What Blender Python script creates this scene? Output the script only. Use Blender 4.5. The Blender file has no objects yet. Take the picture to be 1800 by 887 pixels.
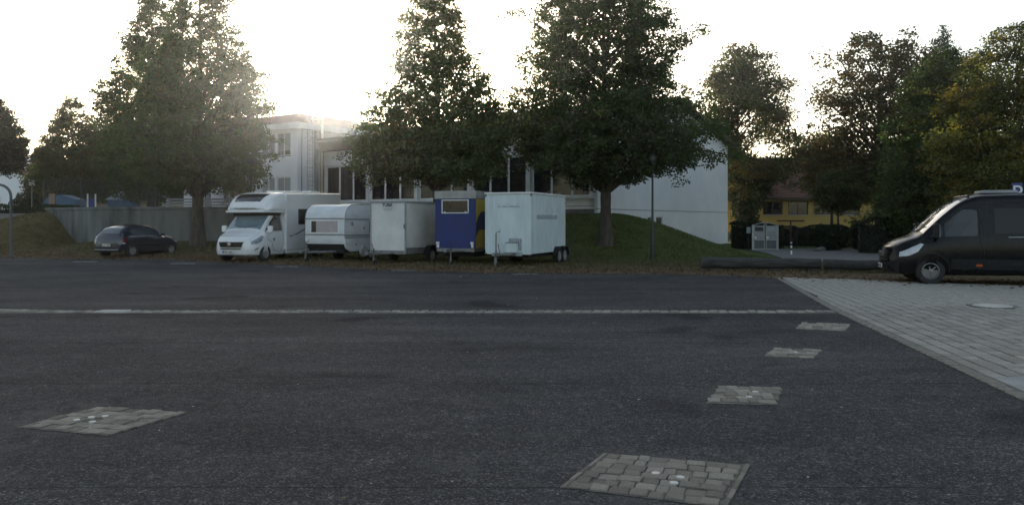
import bpy, bmesh, math, random
import numpy as np
from mathutils import Vector, Matrix
random.seed(7)
rng = np.random.default_rng(7)
sc = bpy.context.scene
C = sc.collection
R = math.radians

# ------------------------------------------------------------------ camera, sky, sun, exposure
CAM_H = 1.6
cd = bpy.data.cameras.new("camera")
cam = bpy.data.objects.new("camera", cd)
C.objects.link(cam)
cam.location = (0, 0, CAM_H)
cam.rotation_euler = (R(90), 0, 0)
cd.sensor_width = 36
cd.lens = 28
cd.shift_y = -53.5 / 1800
cd.clip_start = 0.05
cd.clip_end = 6000
sc.camera = cam

SUN_AZ, SUN_EL = R(-9.8), R(8.0)          # azimuth from +Y towards +X
w = bpy.data.worlds.new("World")
sc.world = w
w.use_nodes = True
nt = w.node_tree
nt.nodes.clear()
sky = nt.nodes.new("ShaderNodeTexSky")
sky.sky_type = 'NISHITA'
sky.sun_disc = False
sky.sun_elevation = SUN_EL
sky.sun_rotation = SUN_AZ
sky.altitude = 300
sky.air_density = 1.0
sky.dust_density = 2.2
sky.ozone_density = 1.0
bg = nt.nodes.new("ShaderNodeBackground")
bg.inputs[1].default_value = 0.12
wo = nt.nodes.new("ShaderNodeOutputWorld")
# thin high cloud veil over the whole sky: whitens the blue evenly, a little streaky
tc = nt.nodes.new("ShaderNodeTexCoord")
mp = nt.nodes.new("ShaderNodeMapping")
mp.inputs['Scale'].default_value = (1.5, 1.5, 6)
nz = nt.nodes.new("ShaderNodeTexNoise")
nz.inputs['Scale'].default_value = 1.6
nz.inputs['Detail'].default_value = 6
rp = nt.nodes.new("ShaderNodeMapRange")
rp.inputs[1].default_value = 0.3
rp.inputs[2].default_value = 0.75
rp.inputs[3].default_value = 0.12
rp.inputs[4].default_value = 0.36
hs = nt.nodes.new("ShaderNodeHueSaturation")
hs.inputs['Saturation'].default_value = 0.12
hs.inputs['Value'].default_value = 1.5
mx = nt.nodes.new("ShaderNodeMixRGB")
L = nt.links.new
L(tc.outputs['Generated'], mp.inputs['Vector'])
L(mp.outputs[0], nz.inputs['Vector'])
L(nz.outputs[0], rp.inputs[0])
L(rp.outputs[0], mx.inputs[0])
L(sky.outputs[0], mx.inputs[1])
L(sky.outputs[0], hs.inputs['Color'])
L(hs.outputs[0], mx.inputs[2])
L(mx.outputs[0], bg.inputs[0])
L(bg.outputs[0], wo.inputs[0])

sd = bpy.data.lights.new("sun", 'SUN')
sd.energy = 2.5
sd.angle = R(0.53)
sd.color = (1.0, 0.92, 0.80)
sun = bpy.data.objects.new("sun", sd)
C.objects.link(sun)
sun_dir = Vector((math.sin(SUN_AZ) * math.cos(SUN_EL), math.cos(SUN_AZ) * math.cos(SUN_EL), math.sin(SUN_EL)))
sun.rotation_euler = (-sun_dir).to_track_quat('-Z', 'Y').to_euler()
sun.location = sun_dir * 200

sc.view_settings.view_transform = 'Standard'
sc.view_settings.look = 'None'
sc.view_settings.exposure = 1.38
sc.view_settings.gamma = 1.0
sc.cycles.max_bounces = 6
sc.cycles.diffuse_bounces = 3
sc.cycles.glossy_bounces = 3
sc.cycles.transmission_bounces = 4
sc.cycles.transparent_max_bounces = 6

# ------------------------------------------------------------------ photo -> place helpers
F = 1400.0
def W(px, py, Y):
    return Vector(((px - 900) / F * Y, Y, CAM_H + (390 - py) / F * Y))
def G(px, py):
    Y = CAM_H * F / (py - 390)
    return Vector(((px - 900) / F * Y, Y, 0))

# ------------------------------------------------------------------ materials
def mat(name, c1, c2=None, scale=4, rough=0.6, bump=0.0, bscale=None, metal=0.0, spec=0.5, coat=0.0,
        rand=0.0, detail=5, stretch=(1, 1, 1), lo=0.35, hi=0.65):
    m = bpy.data.materials.new(name)
    m.use_nodes = True
    n = m.node_tree.nodes
    l = m.node_tree.links.new
    b = n["Principled BSDF"]
    b.inputs['Roughness'].default_value = rough
    b.inputs['Metallic'].default_value = metal
    b.inputs['Specular IOR Level'].default_value = spec
    b.inputs['Coat Weight'].default_value = coat
    c2 = c2 or tuple(x * 0.8 for x in c1)
    t = n.new("ShaderNodeTexCoord")
    mpn = n.new("ShaderNodeMapping")
    mpn.inputs['Scale'].default_value = stretch
    l(t.outputs['Object'], mpn.inputs[0])
    vec = mpn.outputs[0]
    oi = n.new("ShaderNodeObjectInfo")
    if rand:
        vm = n.new("ShaderNodeVectorMath")
        vm.operation = 'MULTIPLY_ADD'
        vm.inputs[1].default_value = (37, 53, 71)
        l(oi.outputs['Random'], vm.inputs[0])
        l(vec, vm.inputs[2])
        vec = vm.outputs[0]
    nz = n.new("ShaderNodeTexNoise")
    nz.inputs['Scale'].default_value = scale
    nz.inputs['Detail'].default_value = detail
    nz.inputs['Roughness'].default_value = 0.6
    l(vec, nz.inputs['Vector'])
    mr = n.new("ShaderNodeMapRange")
    mr.inputs[1].default_value = lo
    mr.inputs[2].default_value = hi
    l(nz.outputs[0], mr.inputs[0])
    mxn = n.new("ShaderNodeMixRGB")
    mxn.inputs[1].default_value = (*c1, 1)
    mxn.inputs[2].default_value = (*c2, 1)
    l(mr.outputs[0], mxn.inputs[0])
    col = mxn.outputs[0]
    if rand:
        hv = n.new("ShaderNodeHueSaturation")
        mv = n.new("ShaderNodeMapRange")
        mv.inputs[3].default_value = 1 - rand
        mv.inputs[4].default_value = 1 + rand
        l(oi.outputs['Random'], mv.inputs[0])
        l(mv.outputs[0], hv.inputs['Value'])
        l(col, hv.inputs['Color'])
        col = hv.outputs[0]
    l(col, b.inputs['Base Color'])
    if bump:
        nb = n.new("ShaderNodeTexNoise")
        nb.inputs['Scale'].default_value = bscale or scale * 6
        nb.inputs['Detail'].default_value = 4
        l(vec, nb.inputs['Vector'])
        bp = n.new("ShaderNodeBump")
        bp.inputs['Strength'].default_value = bump
        bp.inputs['Distance'].default_value = 0.02
        l(nb.outputs[0], bp.inputs['Height'])
        l(bp.outputs[0], b.inputs['Normal'])
    return m

def leaf_mat(name, trans=0.4):
    m = bpy.data.materials.new(name)
    m.use_nodes = True
    n = m.node_tree.nodes
    l = m.node_tree.links.new
    n.clear()
    at = n.new("ShaderNodeAttribute")
    at.attribute_name = "tint"
    d = n.new("ShaderNodeBsdfDiffuse")
    t = n.new("ShaderNodeBsdfTranslucent")
    g = n.new("ShaderNodeBsdfGlossy")
    g.inputs['Roughness'].default_value = 0.45
    ms = n.new("ShaderNodeMixShader")
    ms.inputs[0].default_value = trans
    m2 = n.new("ShaderNodeMixShader")
    m2.inputs[0].default_value = 0.03
    o = n.new("ShaderNodeOutputMaterial")
    hv = n.new("ShaderNodeHueSaturation")
    hv.inputs['Value'].default_value = 1.5
    hv.inputs['Saturation'].default_value = 1.1
    l(at.outputs['Color'], d.inputs[0])
    l(at.outputs['Color'], hv.inputs['Color'])
    l(hv.outputs[0], t.inputs[0])
    l(d.outputs[0], ms.inputs[1])
    l(t.outputs[0], ms.inputs[2])
    l(ms.outputs[0], m2.inputs[1])
    l(g.outputs[0], m2.inputs[2])
    l(m2.outputs[0], o.inputs[0])
    return m

def asphalt_mat():
    m = bpy.data.materials.new("asphalt")
    m.use_nodes = True
    n = m.node_tree.nodes
    l = m.node_tree.links.new
    b = n["Principled BSDF"]
    t = n.new("ShaderNodeTexCoord")
    def noise(scale, detail, st=(1, 1, 1)):
        mp_ = n.new("ShaderNodeMapping")
        mp_.inputs['Scale'].default_value = st
        l(t.outputs['Object'], mp_.inputs[0])
        z = n.new("ShaderNodeTexNoise")
        z.inputs['Scale'].default_value = scale
        z.inputs['Detail'].default_value = detail
        z.inputs['Roughness'].default_value = 0.62
        l(mp_.outputs[0], z.inputs['Vector'])
        return z.outputs[0]
    def ramp(fac, pts):
        r = n.new("ShaderNodeValToRGB")
        e = r.color_ramp.elements
        e[0].position, e[0].color = pts[0][0], (*pts[0][1], 1)
        e[1].position, e[1].color = pts[1][0], (*pts[1][1], 1)
        for p, c in pts[2:]:
            q = e.new(p)
            q.color = (*c, 1)
        l(fac, r.inputs[0])
        return r.outputs[0]
    def mixn(mode, fac, a, c):
        x = n.new("ShaderNodeMixRGB")
        x.blend_type = mode
        if isinstance(fac, float):
            x.inputs[0].default_value = fac
        else:
            l(fac, x.inputs[0])
        l(a, x.inputs[1])
        l(c, x.inputs[2])
        return x.outputs[0]
    base = ramp(noise(0.35, 6, (1, 1.6, 1)), [(0.3, (0.047, 0.047, 0.049)), (0.7, (0.081, 0.080, 0.080))])
    big = ramp(noise(0.09, 3, (0.6, 1.8, 1)), [(0.35, (0.76, 0.77, 0.80)), (0.65, (1.2, 1.18, 1.15))])
    base = mixn('MULTIPLY', 1.0, base, big)
    # rolled lanes seen as faint streaks and open joints across the lot
    vo = n.new("ShaderNodeTexVoronoi")
    vo.inputs['Scale'].default_value = 95
    l(t.outputs['Object'], vo.inputs['Vector'])
    sep = n.new("ShaderNodeSeparateColor")
    l(vo.outputs['Color'], sep.inputs[0])
    chip = ramp(sep.outputs[0], [(0.0, (0.45, 0.45, 0.46)), (0.55, (0.95, 0.95, 0.95)), (0.86, (1.25, 1.24, 1.22)), (0.97, (2.7, 2.6, 2.5))])
    base = mixn('MULTIPLY', 1.0, base, chip)
    vo2 = n.new("ShaderNodeTexVoronoi")
    vo2.inputs['Scale'].default_value = 22
    l(t.outputs['Object'], vo2.inputs['Vector'])
    sep2 = n.new("ShaderNodeSeparateColor")
    l(vo2.outputs['Color'], sep2.inputs[0])
    chip2 = ramp(sep2.outputs[0], [(0.0, (0.82, 0.82, 0.84)), (0.9, (1.08, 1.08, 1.06)), (0.985, (1.5, 1.45, 1.4))])
    base = mixn('MULTIPLY', 1.0, base, chip2)
    oil = ramp(noise(0.55, 2), [(0.30, (0.55, 0.55, 0.56)), (0.40, (1, 1, 1))])
    base = mixn('MULTIPLY', 1.0, base, oil)
    streak = ramp(noise(0.9, 5, (0.12, 1.6, 1)), [(0.35, (0.86, 0.86, 0.87)), (0.65, (1.14, 1.13, 1.12))])
    base = mixn('MULTIPLY', 1.0, base, streak)
    dust = ramp(noise(1.3, 8), [(0.56, (0, 0, 0)), (0.75, (0.6, 0.6, 0.6))])
    dcol = n.new("ShaderNodeRGB")
    dcol.outputs[0].default_value = (0.105, 0.10, 0.093, 1)
    base = mixn('MIX', dust, base, dcol.outputs[0])
    # sand and dust washed out of the cobbled squares onto the tarmac round them
    wash = noise(3.5, 7)
    for cx_, cy_, rad_ in ((0.88, 4.88, 1.0), (2.10, 7.15, 0.75), (-3.55, 6.45, 1.15), (3.45, 9.7, 0.8), (4.75, 12.2, 0.9)):
        dv = n.new("ShaderNodeVectorMath"); dv.operation = 'DISTANCE'
        l(t.outputs['Object'], dv.inputs[0]); dv.inputs[1].default_value = (cx_, cy_, 0)
        df = n.new("ShaderNodeMapRange")
        df.inputs[1].default_value = rad_; df.inputs[2].default_value = rad_ * 0.45
        l(dv.outputs['Value'], df.inputs[0])
        dm = n.new("ShaderNodeMath"); dm.operation = 'MULTIPLY'
        l(df.outputs[0], dm.inputs[0])
        l(ramp(wash, [(0.42, (0, 0, 0)), (0.68, (0.75, 0.75, 0.75))]), dm.inputs[1])
        base = mixn('MIX', dm.outputs[0], base, dcol.outputs[0])
    # paving joints (two passes of the paver met here)
    sx = n.new("ShaderNodeSeparateXYZ")
    l(t.outputs['Object'], sx.inputs[0])
    wob = n.new("ShaderNodeMath")
    wob.operation = 'MULTIPLY_ADD'
    l(noise(2.0, 5), wob.inputs[0])
    wob.inputs[1].default_value = 0.10
    l(sx.outputs['Y'], wob.inputs[2])
    def joint(y0, wd):
        a = n.new("ShaderNodeMath"); a.operation = 'SUBTRACT'
        l(wob.outputs[0], a.inputs[0]); a.inputs[1].default_value = y0
        c = n.new("ShaderNodeMath"); c.operation = 'ABSOLUTE'
        l(a.outputs[0], c.inputs[0])
        d = n.new("ShaderNodeMath"); d.operation = 'LESS_THAN'
        l(c.outputs[0], d.inputs[0]); d.inputs[1].default_value = wd
        return d.outputs[0]
    dk = n.new("ShaderNodeRGB")
    dk.outputs[0].default_value = (0.014, 0.014, 0.015, 1)
    for y0, wd in ((7.95, 0.012), (4.86, 0.008), (10.6, 0.012)):
        jf = n.new("ShaderNodeMath"); jf.operation = 'MULTIPLY'
        l(joint(y0, wd), jf.inputs[0])
        l(ramp(noise(0.8, 3), [(0.4, (0, 0, 0)), (0.55, (0.8, 0.8, 0.8))]), jf.inputs[1])
        base = mixn('MIX', jf.outputs[0], base, dk.outputs[0])
    l(base, b.inputs['Base Color'])
    b.inputs['Roughness'].default_value = 0.9
    b.inputs['Specular IOR Level'].default_value = 0.06
    bp = n.new("ShaderNodeBump")
    bp.inputs['Strength'].default_value = 0.6
    bp.inputs['Distance'].default_value = 0.006
    l(vo.outputs['Distance'], bp.inputs['Height'])
    l(bp.outputs[0], b.inputs['Normal'])
    return m

def ground_mat():
    m = bpy.data.materials.new("bank ground")
    m.use_nodes = True
    n = m.node_tree.nodes
    l = m.node_tree.links.new
    b = n["Principled BSDF"]
    t = n.new("ShaderNodeTexCoord")
    at = n.new("ShaderNodeAttribute")
    at.attribute_name = "tint"
    z = n.new("ShaderNodeTexNoise")
    z.inputs['Scale'].default_value = 2.2
    z.inputs['Detail'].default_value = 9
    z.inputs['Roughness'].default_value = 0.7
    l(t.outputs['Object'], z.inputs['Vector'])
    r = n.new("ShaderNodeMapRange")
    r.inputs[1].default_value = 0.3; r.inputs[2].default_value = 0.7
    r.inputs[3].default_value = 0.55; r.inputs[4].default_value = 1.45
    l(z.outputs[0], r.inputs[0])
    x = n.new("ShaderNodeMixRGB")
    x.blend_type = 'MULTIPLY'
    x.inputs[0].default_value = 1
    l(at.outputs['Color'], x.inputs[1])
    l(r.outputs[0], x.inputs[2])
    l(x.outputs[0], b.inputs['Base Color'])
    b.inputs['Roughness'].default_value = 0.95
    b.inputs['Specular IOR Level'].default_value = 0.1
    return m

MT = dict(
    asphalt=asphalt_mat(), bank=ground_mat(), leaf=leaf_mat("leaf", 0.46), blade=leaf_mat("grass blade", 0.25),
    bark=mat("bark", (0.045, 0.036, 0.028), (0.10, 0.085, 0.068), 9, 0.95, 0.8, 30, stretch=(1, 1, 0.25)),
    sett=mat("granite sett", (0.33, 0.297, 0.245), (0.56, 0.512, 0.435), 16, 0.9, 1.0, 50, rand=0.25, spec=0.1),
    gutsett=mat("worn gutter sett", (0.23, 0.21, 0.18), (0.38, 0.355, 0.31), 14, 0.9, 0.6, 60, rand=0.35, spec=0.1),
    paver=mat("grey paver", (0.26, 0.243, 0.212), (0.37, 0.348, 0.305), 8, 0.85, 0.35, 70, rand=0.18, spec=0.12),
    mortar=mat("sandy joint", (0.09, 0.082, 0.068), (0.25, 0.23, 0.195), 9, 0.95, 0.6, spec=0.1),
    joint=mat("dark joint", (0.016, 0.016, 0.013), (0.04, 0.038, 0.032), 6, 0.95, 0.4, spec=0.05),
    concrete=mat("concrete", (0.17, 0.18, 0.175), (0.065, 0.07, 0.07), 1.5, 0.9, 0.3, 25, stretch=(1, 1, 0.16), detail=9, lo=.4, hi=.68),
    slab=mat("pale concrete slab", (0.34, 0.34, 0.33), (0.26, 0.26, 0.25), 1.5, 0.85, 0.3, 60, detail=8, spec=0.1),
    render=mat("white render", (0.84, 0.85, 0.86), (0.70, 0.71, 0.72), 0.7, 0.9, 0.25, 60, detail=9, lo=0.35, hi=0.95),
    whitewood=mat("white trim", (0.74, 0.74, 0.72), (0.60, 0.60, 0.58), 2, 0.6),
    greytrim=mat("grey trim", (0.30, 0.31, 0.32), (0.24, 0.25, 0.26), 3, 0.6),
    fascia=mat("dark fascia", (0.055, 0.045, 0.038), (0.085, 0.07, 0.058), 2, 0.8, 0.2, 20, stretch=(1, 1, 3)),
    roofdark=mat("dark roof", (0.06, 0.05, 0.045), (0.10, 0.085, 0.075), 2, 0.9, 0.5, 18),
    rooftile=mat("clay tile", (0.17, 0.075, 0.05), (0.10, 0.05, 0.04), 1.2, 0.85, 0.4, 12, rand=0.1),
    yellow=mat("yellow render", (0.38, 0.27, 0.085), (0.31, 0.22, 0.07), 0.8, 0.9, 0.2, 40),
    plinth=mat("grey plinth", (0.16, 0.16, 0.155), (0.11, 0.11, 0.105), 1.4, 0.9, 0.3),
    glass=mat("window glass", (0.012, 0.014, 0.016), (0.02, 0.022, 0.024), 0.5, 0.04, spec=0.6),
    carglass=mat("car glass", (0.02, 0.026, 0.03), (0.03, 0.036, 0.04), 0.6, 0.03, spec=0.9, coat=0.4),
    hatchglass=mat("car glass with sky in base colour", (0.06, 0.075, 0.085), (0.09, 0.11, 0.12), 1.0, 0.03, spec=0.9, coat=0.4),  # base lightened to stand for reflected sky and see-through, not a tint
    shield=mat("windscreen glass", (0.035, 0.05, 0.06), (0.06, 0.08, 0.09), 1.2, 0.03, spec=1.0, coat=0.6),
    skyscreen=mat("windscreen with sky in base colour", (0.13, 0.19, 0.225), (0.17, 0.235, 0.265), 1.2, 0.03, spec=0.9, coat=0.4),  # pale blue sky reflection painted into the base colour, no blind behind
    cabglass=mat("van cab glass", (0.012, 0.014, 0.015), (0.02, 0.022, 0.023), 0.6, 0.04, spec=0.5),
    vanglass=mat("tinted van glass", (0.004, 0.0045, 0.005), (0.006, 0.0065, 0.007), 0.6, 0.05, spec=0.28),
    headlamp=mat("clear headlamp", (0.10, 0.12, 0.15), (0.30, 0.33, 0.38), 9, 0.1, spec=0.8, coat=.4),
    blind=mat("window blind", (0.36, 0.36, 0.35), (0.30, 0.30, 0.29), 1, 0.7, stretch=(0.2, 0.2, 18)),
    steel=mat("galvanised steel", (0.42, 0.43, 0.43), (0.30, 0.31, 0.31), 7, 0.45, metal=0.7),
    bright=mat("polished steel", (0.50, 0.47, 0.43), (0.36, 0.34, 0.31), 4, 0.25, metal=1.0),
    polegrey=mat("grey painted pole", (0.11, 0.115, 0.12), (0.08, 0.085, 0.09), 4, 0.6),
    poleblack=mat("dark green pole", (0.016, 0.02, 0.018), (0.03, 0.034, 0.03), 6, 0.5),
    carpaint=mat("dark blue car paint", (0.014, 0.017, 0.032), (0.02, 0.023, 0.04), 3, 0.28, coat=0.9, spec=0.5),
    vanpaint=mat("black van paint", (0.004, 0.0044, 0.0055), (0.007, 0.0073, 0.0085), 2, 0.22, spec=0.18, coat=0.05),
    vanplastic=mat("black plastic", (0.012, 0.0125, 0.014), (0.02, 0.02, 0.022), 8, 0.6, spec=0.2),
    whitepaint=mat("white vehicle paint", (0.74, 0.75, 0.76), (0.64, 0.65, 0.66), 0.8, 0.32, coat=0.35, detail=8, lo=0.35, hi=0.8),
    caravan=mat("white caravan skin", (0.72, 0.74, 0.76), (0.48, 0.50, 0.51), 1.2, 0.38, 0.12, 3, stretch=(1, 1, 2.5), detail=9, lo=0.35, hi=0.8),
    boxwhite=mat("dusty white panel", (0.68, 0.68, 0.68), (0.40, 0.395, 0.38), 1.1, 0.5, 0.1, 4, detail=10, lo=0.35, hi=0.85),
    boxblue=mat("pale blue white plywood", (0.62, 0.70, 0.72), (0.38, 0.45, 0.46), 1.6, 0.55, 0.15, 5, stretch=(2.2, 2.2, 0.5), detail=10, lo=0.35, hi=0.9),
    blue=mat("deep blue panel", (0.017, 0.033, 0.16), (0.014, 0.025, 0.11), 1.4, 0.6, 0.1, 4, detail=9, rand=0.0),
    bluedark=mat("painted blue shape", (0.02, 0.028, 0.09), (0.015, 0.02, 0.06), 2, 0.6),
    mural=mat("painted yellow side", (0.48, 0.34, 0.05), (0.38, 0.27, 0.04), 2, 0.6),
    zinc=mat("zinc sheet", (0.36, 0.36, 0.35), (0.25, 0.25, 0.245), 3, 0.5, metal=0.4, detail=8),
    frame=mat("galvanised chassis", (0.27, 0.275, 0.275), (0.16, 0.155, 0.15), 6, 0.6, metal=0.4),
    tyre=mat("tyre rubber", (0.014, 0.014, 0.014), (0.026, 0.025, 0.024), 12, 0.85),
    vanrim=mat("grey steel rim", (0.20, 0.20, 0.205), (0.13, 0.13, 0.135), 6, 0.4, metal=0.5),
    rim=mat("wheel rim", (0.42, 0.42, 0.42), (0.32, 0.32, 0.32), 6, 0.35, metal=0.6),
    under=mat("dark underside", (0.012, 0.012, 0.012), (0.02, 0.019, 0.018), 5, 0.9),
    lamp=mat("lamp lens", (0.55, 0.57, 0.6), (0.42, 0.44, 0.47), 9, 0.12, spec=0.8),
    redlens=mat("red lamp lens", (0.22, 0.02, 0.02), (0.15, 0.015, 0.015), 6, 0.2),
    orange=mat("orange reflector", (0.45, 0.11, 0.03), (0.35, 0.08, 0.02), 6, 0.3),
    plate=mat("number plate", (0.62, 0.62, 0.6), (0.5, 0.5, 0.48), 6, 0.5),
    ink=mat("dark lettering", (0.03, 0.032, 0.035), (0.05, 0.05, 0.052), 9, 0.7),
    faded=mat("faded lettering", (0.25, 0.30, 0.32), (0.36, 0.42, 0.44), 25, 0.7),
    stain=mat("grimy paint", (0.19, 0.215, 0.22), (0.40, 0.45, 0.46), 8, 0.7, detail=8),
    sticker=mat("blue stripe", (0.12, 0.16, 0.24), (0.09, 0.12, 0.19), 5, 0.5),
    curtain=mat("pale curtain", (0.52, 0.46, 0.46), (0.34, 0.30, 0.31), 9, 0.9, stretch=(0.4, 6, 0.3)),
    skirt=mat("grey seal strip", (0.17, 0.18, 0.20), (0.12, 0.13, 0.14), 4, 0.6),
    plaque=mat("white marker stud", (0.60, 0.59, 0.55), (0.48, 0.47, 0.44), 8, 0.6),
    log=mat("weathered log", (0.026, 0.025, 0.024), (0.07, 0.066, 0.062), 5, 0.95, 0.8, 14, stretch=(0.25, 3, 3)),
    iron=mat("cast iron", (0.15, 0.15, 0.145), (0.09, 0.09, 0.088), 14, 0.7, 0.5),
    paleiron=mat("worn pale cover", (0.60, 0.58, 0.54), (0.44, 0.43, 0.40), 8, 0.85, 0.3),
    gravel=mat("grey gravel", (0.12, 0.12, 0.122), (0.20, 0.2, 0.195), 30, 0.95, 0.7, 80, detail=8),
    redsteel=mat("dark red paint", (0.08, 0.016, 0.012), (0.06, 0.012, 0.009), 4, 0.5),
    white=mat("white paint", (0.78, 0.78, 0.77), (0.66, 0.66, 0.64), 4, 0.5),
    black=mat("black paint", (0.012, 0.012, 0.013), (0.02, 0.02, 0.02), 4, 0.5),
    signblue=mat("blue sign", (0.025, 0.04, 0.24), (0.02, 0.03, 0.18), 4, 0.4),
    tarp=mat("blue tarpaulin", (0.045, 0.12, 0.21), (0.03, 0.085, 0.16), 2.5, 0.5, 0.4, 5),
    tan=mat("tan panel", (0.30, 0.21, 0.15), (0.23, 0.16, 0.11), 4, 0.8),
    hedgecore=mat("hedge twigs", (0.012, 0.016, 0.01), (0.022, 0.026, 0.016), 4, 0.95),
    terrace=mat("terrace paving", (0.16, 0.16, 0.155), (0.2, 0.2, 0.195), 2, 0.9, 0.3),
    globe=mat("lamp globe", (0.10, 0.105, 0.10), (0.07, 0.072, 0.07), 3, 0.25),
    hillgreen=mat("wooded hill", (0.035, 0.045, 0.028), (0.06, 0.065, 0.035), 0.05, 0.95, detail=9),
    ground=mat("far ground", (0.05, 0.055, 0.03), (0.08, 0.075, 0.045), 0.08, 0.95),
)

# ------------------------------------------------------------------ mesh helpers
def link(name, me, parent=None):
    o = bpy.data.objects.new(name, me)
    C.objects.link(o)
    if parent is not None:
        o.parent = parent
    return o

def tag(o, label=None, cat=None, group=None, kind=None):
    if label: o['label'] = label
    if cat: o['category'] = cat
    if group: o['group'] = group
    if kind: o['kind'] = kind
    return o

def thing(name, label, cat, loc=(0, 0, 0), rz=0.0, group=None):
    o = link(name, None)
    o.location = loc
    o.rotation_euler = (0, 0, rz)
    o.empty_display_size = 0.3
    return tag(o, label, cat, group)

class MB:
    def __init__(s):
        s.v, s.f, s.mi = [], [], []
    def add(s, vs, fs, mi=0):
        b = len(s.v)
        s.v += [tuple(p) for p in vs]
        s.f += [tuple(b + i for i in f) for f in fs]
        s.mi += [mi] * len(fs)
        return s
    def box(s, x0, y0, z0, x1, y1, z1, mi=0):
        vs = [(x0, y0, z0), (x1, y0, z0), (x1, y1, z0), (x0, y1, z0), (x0, y0, z1), (x1, y0, z1), (x1, y1, z1), (x0, y1, z1)]
        return s.add(vs, [(3, 2, 1, 0), (4, 5, 6, 7), (0, 1, 5, 4), (1, 2, 6, 5), (2, 3, 7, 6), (3, 0, 4, 7)], mi)
    def tube(s, pts, rad, n=8, mi=0, cap=True):
        pts = [Vector(p) for p in pts]
        if not hasattr(rad, '__len__'):
            rad = [rad] * len(pts)
        vs, fs = [], []
        for i, p in enumerate(pts):
            d = (pts[min(i + 1, len(pts) - 1)] - pts[max(i - 1, 0)]).normalized()
            u = d.cross(Vector((0, 0, 1)))
            if u.length < 1e-3:
                u = d.cross(Vector((0, 1, 0)))
            u.normalize()
            q = u.cross(d)
            for k in range(n):
                a = 2 * math.pi * k / n
                vs.append(p + (u * math.cos(a) + q * math.sin(a)) * rad[i])
        for i in range(len(pts) - 1):
            for k in range(n):
                a, b = i * n + k, i * n + (k + 1) % n
                fs.append((a, b, b + n, a + n))
        if cap:
            fs.append(tuple(range(n - 1, -1, -1)))
            fs.append(tuple((len(pts) - 1) * n + k for k in range(n)))
        return s.add(vs, fs, mi)
    def lathe(s, prof, c=(0, 0, 0), axis='z', n=16, mi=0):
        vs, fs = [], []
        for r_, h in prof:
            for k in range(n):
                a = 2 * math.pi * k / n
                p = (r_ * math.cos(a), r_ * math.sin(a), h)
                if axis == 'y': p = (p[0], p[2], p[1])
                if axis == 'x': p = (p[2], p[0], p[1])
                vs.append((p[0] + c[0], p[1] + c[1], p[2] + c[2]))
        m = len(prof)
        for i in range(m - 1):
            for k in range(n):
                a, b = i * n + k, i * n + (k + 1) % n
                fs.append((a, b, b + n, a + n))
        fs.append(tuple(range(n - 1, -1, -1)))
        fs.append(tuple((m - 1) * n + k for k in range(n)))
        return s.add(vs, fs, mi)
    def prism(s, poly, h0, h1, axis='y', mi=0):
        n = len(poly)
        def P(a, b, h):
            return {'y': (a, h, b), 'z': (a, b, h), 'x': (h, a, b)}[axis]
        vs = [P(a, b, h0) for a, b in poly] + [P(a, b, h1) for a, b in poly]
        fs = [tuple(range(n)), tuple(range(2 * n - 1, n - 1, -1))]
        fs += [(i, i + n, (i + 1) % n + n, (i + 1) % n) for i in range(n)]
        return s.add(vs, fs, mi)
    def mesh(s, name, mats, smooth=None):
        me = bpy.data.meshes.new(name)
        me.from_pydata(s.v, [], s.f)
        mats = mats if isinstance(mats, (list, tuple)) else [mats]
        for m in mats:
            me.materials.append(m)
        if len(mats) > 1:
            me.polygons.foreach_set('material_index', s.mi)
        bm = bmesh.new()
        bm.from_mesh(me)
        bmesh.ops.recalc_face_normals(bm, faces=bm.faces)
        bm.to_mesh(me)
        bm.free()
        if smooth:
            me.polygons.foreach_set('use_smooth', [True] * len(me.polygons))
            me.set_sharp_from_angle(angle=R(smooth))
        me.update()
        return me
    def build(s, name, mats, parent=None, smooth=None, bevel=0.0, seg=2):
        o = link(name, s.mesh(name, mats, smooth), parent)
        if bevel:
            b = o.modifiers.new("bevel", 'BEVEL')
            b.width = bevel
            b.segments = seg
            b.limit_method = 'ANGLE'
            b.angle_limit = R(40)
            b.harden_normals = False
        return o

def np_mesh(name, V, Fq, mat_, tint=None):
    """V (n,3), Fq (m,k) index arrays -> mesh, fast"""
    me = bpy.data.meshes.new(name)
    k = Fq.shape[1]
    me.vertices.add(len(V))
    me.vertices.foreach_set('co', np.asarray(V, np.float32).ravel())
    me.loops.add(Fq.size)
    me.loops.foreach_set('vertex_index', Fq.astype(np.int32).ravel())
    me.polygons.add(len(Fq))
    me.polygons.foreach_set('loop_start', np.arange(0, Fq.size, k, dtype=np.int32))
    me.update(calc_edges=True)
    if tint is not None:
        a = me.attributes.new('tint', 'FLOAT_COLOR', 'POINT')
        t4 = np.ones((len(V), 4), np.float32)
        t4[:, :3] = tint
        a.data.foreach_set('color', t4.ravel())
    me.materials.append(mat_)
    return me

def text_mesh(txt, size, mat_, name, parent, loc, rot, ext=0.003):
    cu = bpy.data.curves.new(name, 'FONT')
    cu.body = txt
    cu.size = size
    cu.extrude = ext
    cu.offset = size * 0.03
    cu.align_x = 'CENTER'
    cu.align_y = 'CENTER'
    to = bpy.data.objects.new(name + "_text", cu)
    C.objects.link(to)
    bpy.context.view_layer.update()
    me = bpy.data.meshes.new_from_object(to.evaluated_get(bpy.context.evaluated_depsgraph_get()))
    bpy.data.objects.remove(to)
    bpy.data.curves.remove(cu)
    me.materials.clear()
    me.materials.append(mat_)
    o = link(name, me, parent)
    o.location = loc
    o.rotation_euler = rot
    return o

def sm(t):
    t = np.clip(t, 0, 1)
    return t * t * (3 - 2 * t)

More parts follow.
